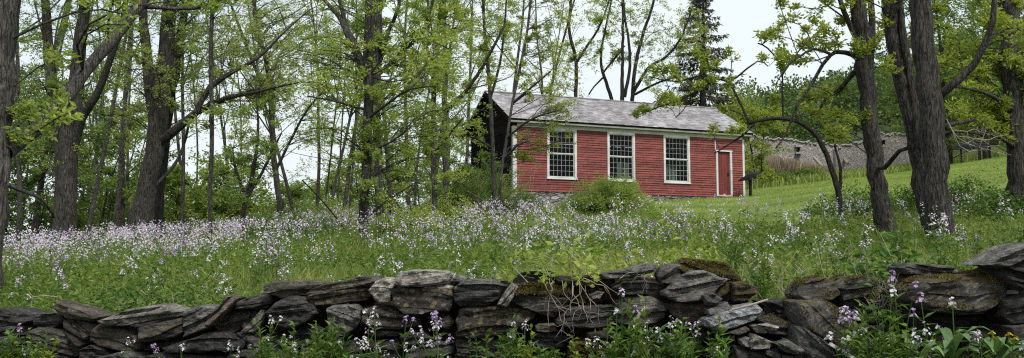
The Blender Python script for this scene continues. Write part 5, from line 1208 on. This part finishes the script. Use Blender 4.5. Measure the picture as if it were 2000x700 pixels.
def place(key, protof, name, loc_, rz, sc, label, cat, group):
    """first use builds the proto's meshes, later ones copy the objects"""
    if key not in ROOTS:
        r = empty(name, (0, 0, 0)); parts = protof(); ch = [m.obj(nm, mt, r) for nm, m, mt in parts if m.n]; ROOTS[key] = (r, ch); root = r
    else:
        r0, ch0 = ROOTS[key]; root = r0.copy(); COL.objects.link(root)
        for c in ch0: d = c.copy(); COL.objects.link(d); d.parent = root
    root.location = tuple(float(v) for v in loc_); root.rotation_euler = (0, 0, rz); root.scale = (min(sc, 1.05), min(sc, 1.05), sc); tag(root, label, cat, group); return root
def near_loc(px, Y): x = (px - 1000) / F * Y; return (x, Y, H(x, Y))
# flowering plants in front of the wall: pixel of the flower head, colour, label
FG = [
 (48, 640, 'petal_purple', 'purple dame\'s rocket in front of the far left stones'), (38, 688, 'petal_white', 'white dame\'s rocket at the bottom left corner'),
 (255, 665, 'petal_white', 'tall white dame\'s rocket in front of the brown block at left'), (315, 678, 'petal_purple', 'magenta dame\'s rocket below the wide grey overhanging slab'),
 (358, 678, 'petal_white', 'white dame\'s rocket just right of the magenta one at lower left'), (465, 672, 'petal_white', 'thin white dame\'s rocket before the long low stone'),
 (528, 622, 'petal_lilac', 'lilac dame\'s rocket standing highest at the left end of the leafy growth'), (513, 680, 'petal_purple', 'purple dame\'s rocket spike at the left end of the leafy growth'),
 (556, 660, 'petal_white', 'white many-headed dame\'s rocket beside the purple spike'), (580, 678, 'petal_lilac', 'pale lilac dame\'s rocket left of the dark hollow'),
 (660, 665, 'petal_white', 'small white flower head under the rough round stone'), (706, 675, 'petal_white', 'short white dame\'s rocket right of the rough round stone'),
 (740, 610, 'petal_white', 'tall white dame\'s rocket reaching up the wall below the pale slab'), (716, 635, 'petal_lilac', 'faint lilac rocket just left of the tall white one'),
 (787, 625, 'petal_purple', 'pink-purple rocket right of the tall white one'), (857, 620, 'petal_purple', 'small purple rocket under the lichen-spotted block'),
 (830, 645, 'petal_lilac', 'lilac floret cluster below the lichen-spotted block'), (765, 678, 'petal_white', 'white rocket low in the leaves at centre left'),
 (790, 677, 'petal_white', 'tiny white rocket low in the leaves at centre left'), (845, 634, 'petal_white', 'white floret cluster between two purple ones'),
 (868, 698, 'petal_white', 'white rocket cut by the bottom edge left of centre'), (1004, 656, 'petal_lilac', 'small lilac rocket below the wide middle stone'),
 (1024, 634, 'petal_lilac', 'pale lilac rocket left of the dangling dry roots'), (1165, 668, 'petal_white', 'white rocket under the end of the dangling roots'),
 (1200, 608, 'petal_white', 'white rocket against the banded middle boulders'), (1212, 570, 'petal_lilac', 'highest lilac rocket against the boulders right of centre'),
 (1192, 566, 'petal_lilac', 'slim lilac rocket beside the highest one'), (1240, 604, 'petal_purple', 'single purple rocket against the grey boulder'),
 (1265, 638, 'petal_white', 'white rocket in front of the dark hollow right of centre'), (1245, 655, 'petal_white', 'white rocket just below the dark hollow'),
 (1250, 685, 'petal_purple', 'purple rocket low beside the mossy bottom stone'), (1208, 676, 'petal_lilac', 'lilac rocket low beside the mossy bottom stone'),
 (1320, 628, 'petal_white', 'tiny white rocket below the tilted slab'), (1298, 662, 'petal_purple', 'small purple rocket in the bright weeds right of centre'),
 (1390, 686, 'petal_white', 'dense white rocket spike near the bottom left of the rubble'), (1372, 640, 'petal_lilac', 'lilac rocket beside the white tilted slab'),
 (1680, 645, 'petal_white', 'white rocket against the slanting mossy boulder'), (1684, 612, 'petal_purple', 'purple rocket left of the creeper'),
 (1722, 564, 'petal_white', 'pale rocket in the creeper right of the slanting boulder'), (1755, 540, 'petal_purple', 'uppermost purple rocket above the creeper'),
 (1738, 560, 'petal_purple', 'purple rocket in the creeper beside the uppermost one'), (1808, 582, 'petal_purple', 'purple rocket against the pale end of the big block'),
 (1855, 590, 'petal_white', 'white rocket against the face of the big block'), (1773, 611, 'petal_purple', 'dark lilac rocket below the big block'),
 (1810, 640, 'petal_white', 'full white rocket left of the broad-leaved dock'), (1800, 655, 'petal_white', 'second full white rocket left of the dock'), (1785, 668, 'petal_white', 'low white rocket left of the dock'),
 (1725, 668, 'petal_white', 'white rocket between the slanting boulder and the dock'), (1770, 690, 'petal_white', 'large white rocket at the bottom edge beside the dock'), (1832, 662, 'petal_lilac', 'pale lilac rocket above the dock leaves'),
 (1875, 656, 'petal_lilac', 'lilac rocket above the right dock leaves'), (1908, 660, 'petal_lilac', 'pale lilac rocket above the yellow flowers'), (1995, 655, 'petal_lilac', 'lilac rocket at the right edge'), (1990, 685, 'petal_lilac', 'low lilac rocket in the bottom right corner'),
 (1705, 690, 'petal_white', 'white rocket at the bottom edge below the slanting boulder'), (1640, 615, 'petal_white', 'white florets on the slanting boulder')]
for k, (px, py, pet, lab) in enumerate(FG):
    wy = float(wallY((px - 1000) / F)); Y = wy - random.uniform(.16, .42)
    if py < 575 and px > 1150: Y = wy - .12
    tz = P(px, py, Y)[2]; g = H((px - 1000) / F * Y, Y); h = max(.12, tz - g); v = k % 4
    sm = (px > 1690 and py < 616) or (px > 1180 and px < 1250 and py < 612)
    place(('fg', pet, v, k % 2, sm), lambda p=pet, v=v, k=k, sm=sm: proto_rocket(100 + v * 7 + k, p, 1.0 * .62, 12 if sm else 24 if k % 2 else 16, 1.2, .46 if sm else .66 + .22 * (k % 2), 0 if sm else 2 + v % 2), 'flowering_plant', ((px - 1000) / F * Y, Y, g + min(0, h - .62 * 1.0) * 0), random.uniform(0, 6.28), h / .62, lab, 'flower', 'dame\'s rocket blooming in front of the wall')
# leafy weeds in front of the wall
GW = 'leafy weeds along the foot of the wall'
for k in range(150):
    a, b_, w0 = random.choice([(430, 1450, 1), (480, 700, 1), (900, 1250, 1), (1180, 1420, 1), (1650, 1800, 1), (1660, 1800, 1), (1800, 2010, 1), (20, 110, .7)])
    px = random.uniform(a, b_); wy = float(wallY((px - 1000) / F)); Y = wy - random.uniform(.10, .5); v = k % 6
    hp = {0: .42, 1: .34, 2: .5, 3: .3, 4: .38, 5: .46}[v]; lf = ('leaf_weed', 'leaf_bush', 'leaf_weed', 'leaf_lime', 'leaf_weed', 'leaf_bush')[v]
    tp = (random.uniform(632, 690) if random.random() < .86 or px < 720 else random.uniform(602, 632)) if px < 1740 else random.uniform(668, 700)
    if px < 120: tp = random.uniform(655, 690)
    h = max(.15, P(px, tp + (20 if 700 < px < 900 else 0), Y)[2] - H((px - 1000) / F * Y, Y))
    col = {'leaf_weed': 'dark green', 'leaf_bush': 'mid green', 'leaf_lime': 'bright yellow-green'}[lf]
    zone = 'under the left half of the wall' if px < 900 else 'under the middle of the wall' if px < 1460 else 'under the mossy right section of the wall'
    place(('weed', v), lambda v=v, hp=hp, lf=lf: proto_weed(v, hp, 26, (.075, .06, .09, .05, .08, .06)[v], (.018, .026, .014, .024, .02, .016)[v], lf, 4), 'weed_plant', ((px - 1000) / F * Y, Y, H((px - 1000) / F * Y, Y)), random.uniform(0, 6.28), h / hp, f'{col} leafy weed {zone}', 'weed', GW)
GB = 'leafy weeds standing behind the wall'
for k in range(110):
    px = random.uniform(1400, 2060) if k < 85 else random.uniform(-20, 1000); Y = random.uniform(1.12, 2.1) * float(wallY((px - 1000) / F)); v = k % 6
    hp = {0: .42, 1: .34, 2: .5, 3: .3, 4: .38, 5: .46}[v]; lf = ('leaf_weed', 'leaf_bush', 'leaf_weed', 'leaf_lime', 'leaf_weed', 'leaf_bush')[v]
    col = {'leaf_weed': 'dark green', 'leaf_bush': 'mid green', 'leaf_lime': 'bright yellow-green'}[lf]
    zone = 'in the meadow behind the mossy right section' if px > 1380 else 'in the meadow behind the left half of the wall'
    place(('weed', v), None, 'weed_plant', near_loc(px, Y), random.uniform(0, 6.28), random.uniform(.75, 1.3) * (.8 if px < 1380 else 1), f'{col} leafy weed {zone}', 'weed', GB)
for px, dy, s, lab in [(1850, .44, 1.0, 'large broad-leaved dock at the bottom right, left of its twin'), (1935, .4, 1.05, 'large broad-leaved dock at the bottom right under the yellow flowers'), (1780, .55, .8, 'smaller dock cut by the bottom edge')]:
    Y = float(wallY((px - 1000) / F)) - dy; l = near_loc(px, Y); place(('dock', lab), lambda: proto_dock(int(px)), 'dock_plant', (l[0], l[1], l[2] + .24), 0, s * .56, lab, 'plant', 'broad-leaved docks')
for px, py, lab in [(1915, 655, 'small yellow flower above the right dock'), (1928, 664, 'second small yellow flower, lower and right'), (1882, 652, 'yellow floret behind the dock leaves')]:
    Y = float(wallY((px - 1000) / F)) - .3; t = P(px, py, Y); g = H(t[0], t[1]); h = t[2] - g
    def yf(): 
        parts = proto_rocket(3, 'petal_yellow', .5, 6, .6, .5, 0); return parts
    place('yellow', yf, 'yellow_flower', (t[0], t[1], g), 0, h / .5, lab, 'flower', 'small yellow flowers')
# dry stems hanging over the wall, sticks, planks
def hang():
    m = MB(); a = P(1100, 540, 4.5)
    g = random.Random(4)
    for (pts, w) in [([(1075, 545), (1078, 575), (1090, 610), (1102, 655)], .004), ([(1115, 540), (1118, 580), (1112, 612), (1104, 640)], .004), ([(1128, 545), (1135, 590), (1160, 640), (1172, 668)], .0045),
                     ([(1130, 550), (1150, 580), (1168, 605), (1170, 655)], .0035), ([(1140, 560), (1110, 600), (1095, 640), (1083, 665)], .0035), ([(1140, 545), (1180, 560), (1200, 590), (1212, 610)], .0035),
                     ([(1085, 545), (1075, 560), (1070, 600), (1072, 660)], .003), ([(1150, 540), (1210, 575), (1240, 600)], .003), ([(1210, 545), (1225, 535), (1240, 530), (1270, 545)], .0035), ([(1255, 540), (1262, 552), (1268, 558)], .003),
                     ([(1120, 560), (1128, 600), (1118, 630), (1124, 660)], .003), ([(1095, 550), (1110, 585), (1135, 600), (1128, 640)], .003), ([(1060, 548), (1068, 570), (1090, 585)], .003), ([(1145, 560), (1152, 600), (1145, 630)], .003)]:
        yb = float(wallY((pts[0][0] - 1000) / F)) - .09; L = []
        for (a0, b0), (a1, b1) in zip(pts[:-1], pts[1:]):
            for t in (0, .33, .66): L.append(P(a0 + (a1 - a0) * t + g.uniform(-3.5, 3.5), b0 + (b1 - b0) * t + g.uniform(-2, 2), yb - g.uniform(0, .05)))
        L.append(P(*pts[-1], yb)); rows = smooth_path(np.array([list(p) + [w * .5] for p in L]), .03); m.tube(rows[:, :3], np.linspace(w * .6, w * .25, len(rows)), 4)
        for _ in range(3):
            k = g.randrange(len(rows) // 3, len(rows)); q = rows[k, :3]; d = np.array((g.uniform(-1, 1), g.uniform(-.3, .1), g.uniform(-1, .2))) * g.uniform(.04, .10); m.tube([q, q + d * .5 + rng.normal(size=3) * .008, q + d], [w * .3, w * .25, w * .15], 3)
    tag(m.obj('dry_roots', 'twig_dry', origin=a, smooth=True), 'pale dry stems dangling over the wall below the creeper', 'dead stems')
    def stick(name, pts, w, label, cat, mat='twig_dry', Y=None, sides=6):
        mm = MB(); L = [P(x, y, (Y or float(wallY((x - 1000) / F)) - .2)) for x, y in pts]; mm.tube(np.array(L), np.linspace(w, w * .7, len(L)), sides); tag(mm.obj(name, mat, origin=L[0], smooth=True), label, cat)
    stick('stick', [(1240, 640), (1248, 615), (1262, 600)], .010, 'short pale stick propped against the stones left of the white slab', 'stick')
    stick('stick', [(1430, 605), (1460, 598), (1500, 585)], .006, 'thin straw-coloured stick lying across the gap', 'stick')
    stick('stick', [(61, 602), (64, 580), (88, 578), (113, 580)], .004, 'bent pale stalk behind the far left stones', 'stick', Y=5.7)
    stick('fallen_branch', [(590, 352), (610, 372), (640, 405), (660, 430), (672, 448)], .014, 'thin dead branch leaning down to the ground left of the tall meadow tree', 'branch', 'bark_dark', 16.5)
    mm = MB(); p, q = P(1622, 672, 3.95), P(1668, 700, 3.85); d = unit(q - p); s = np.array((d[2], 0, -d[0])) * -.011; t = np.array((0, .02, 0)); e = q + d * .15
    V = np.array([p - s, e - s, e + s, p + s]); V = np.concatenate([V, V + t]); mm.add(V, [(0,1,2,3),(7,6,5,4),(0,4,5,1),(1,5,6,2),(2,6,7,3),(3,7,4,0)]); tag(mm.obj('board', 'capstone', origin=p), 'pale weathered board poking up at the foot of the slanting boulder', 'board')
hang()
# meadow flowers
def dens(px, y):
    d = np.interp(y, [5.2, 7, 9, 12, 26, 30], [.10, .28, .62, 1.1, 1.1, .6]) * np.interp(px, [-300, 300, 560, 700, 900, 1100, 1500, 1800, 2200], [1, 1, .9, .75, .65, .5, .42, .25, .2])
    left = np.interp(px, [-200, 200, 450, 600], [1, 1, 1, 0]); d = d * (1 - left) + left * np.interp(y, [6, 9.5, 11, 13, 26], [.03, .08, .55, 1.5, 1.5])
    return d * np.where((px > 1090) & (px < 1280) & (y > 13), .3, 1.) * np.where(px > 1250, np.interp(y, [5, 8, 12, 14, 15.5], [.7, .9, 1, .6, 0]), 1)
def rockets():
    x, y, px = scatter(16000, -330, 2330, 5.3, 31); pt = patch(x, y, .75, 1.) * .6 + patch(x, y, 2.3, 4.) * .4
    ok = (rng.random(len(x)) < dens(px, y) * np.clip((pt - .33) * 3.0, .03, 1.3) * .55) & (y > wallY(x / y) + .5); x, y, px = x[ok], y[ok], px[ok]
    o = np.argsort(y); x, y, px = x[o], y[o], px[o]
    inv = (px > -60) & (px < 2060); idx = np.where(inv)[0][:232]; rest = np.setdiff1d(np.arange(len(x)), idx)
    pets = ['petal_white', 'petal_white', 'petal_white', 'petal_lilac', 'petal_lilac', 'petal_purple']
    nm = {'petal_white': 'white', 'petal_lilac': 'pale lilac', 'petal_purple': 'purple'}
    for q, i in enumerate(idx):
        pet = random.choice(pets); v = q % 3; zone = 'left of the tall meadow tree' if px[i] < 690 else 'below the red schoolhouse' if px[i] < 1420 else 'among the dark trunks at right'
        place(('md', pet, v), lambda p=pet, v=v: proto_rocket(40 + v, p, .55, 18, .8, 1.0, 3), 'flowering_plant', (x[i], y[i], H(x[i], y[i])), random.uniform(0, 6.28), random.uniform(.75, 1.15) * min(1, .62 + (y[i] - 5) * .12), f"{nm[pet]} dame's rocket blooming in the meadow {zone}", 'flower', "dame's rocket blooming in the meadow")
    st = MB(); X, Y_, = x[rest], y[rest]; n = len(X); hh = rng.uniform(.4, .72, n) * np.interp(Y_, [5, 10], [.8, 1]); Z = hgt(X, Y_)
    for mat, sel, lab in (('petal_mix', rng.random(n) < .72, "drifts of white and lilac dame's rocket spreading up the meadow"), ('petal_white', None, "whiter sprinkles of dame's rocket through the meadow")):
        if sel is None: sel = ~last
        last = sel; m = MB(); C = np.stack([X, Y_, Z + hh], 1)[sel]
        for h2, f in ((0, 9), (1, 4)):
            o_ = np.zeros_like(C) if h2 == 0 else rng.normal(size=C.shape) * (.07, .07, .03) - (0, 0, .08)
            K = len(C); k = f; off = rng.normal(size=(K * k, 3)) * (.026, .026, .034); D = unit(rng.normal(size=(K * k, 3)) + (0, -.3, .5)); s = .017 * np.interp(np.repeat(C[:, 1], k), [5, 10, 25], [1, 1.15, 1.7])
            leaves(m, np.repeat(C + o_, k, 0) + off, D, s * 1.2, s, .1)
        tag(m.obj('flower_drift', mat, origin=(0, 15, 2)), lab, 'flowers', None, 'stuff')
    m = MB(); C = np.stack([X, Y_, Z], 1); leaves(m, C, unit(np.array((0, 0, 1.)) + rng.normal(size=(n, 3)) * .05), hh, .012, 0)
    k = 6; t = rng.uniform(.2, .85, (n * k)); Cc = np.repeat(C, k, 0); Cc[:, 2] += t * np.repeat(hh, k); D = unit(rng.normal(size=(n * k, 3)) * (1, 1, .4) + (0, 0, .3)); leaves(m, Cc, D, .09, .022, .2)
    tag(m.obj('flower_stalks', 'leaf_bush', origin=(0, 15, 2)), "green leafy stalks under the drifts of dame's rocket", 'stalks', None, 'stuff')
    print('rockets', len(idx), len(rest))
rockets()
print('verts', sum(len(o.data.vertices) for o in S.objects if o.type == 'MESH'), 'objs', len(S.objects))
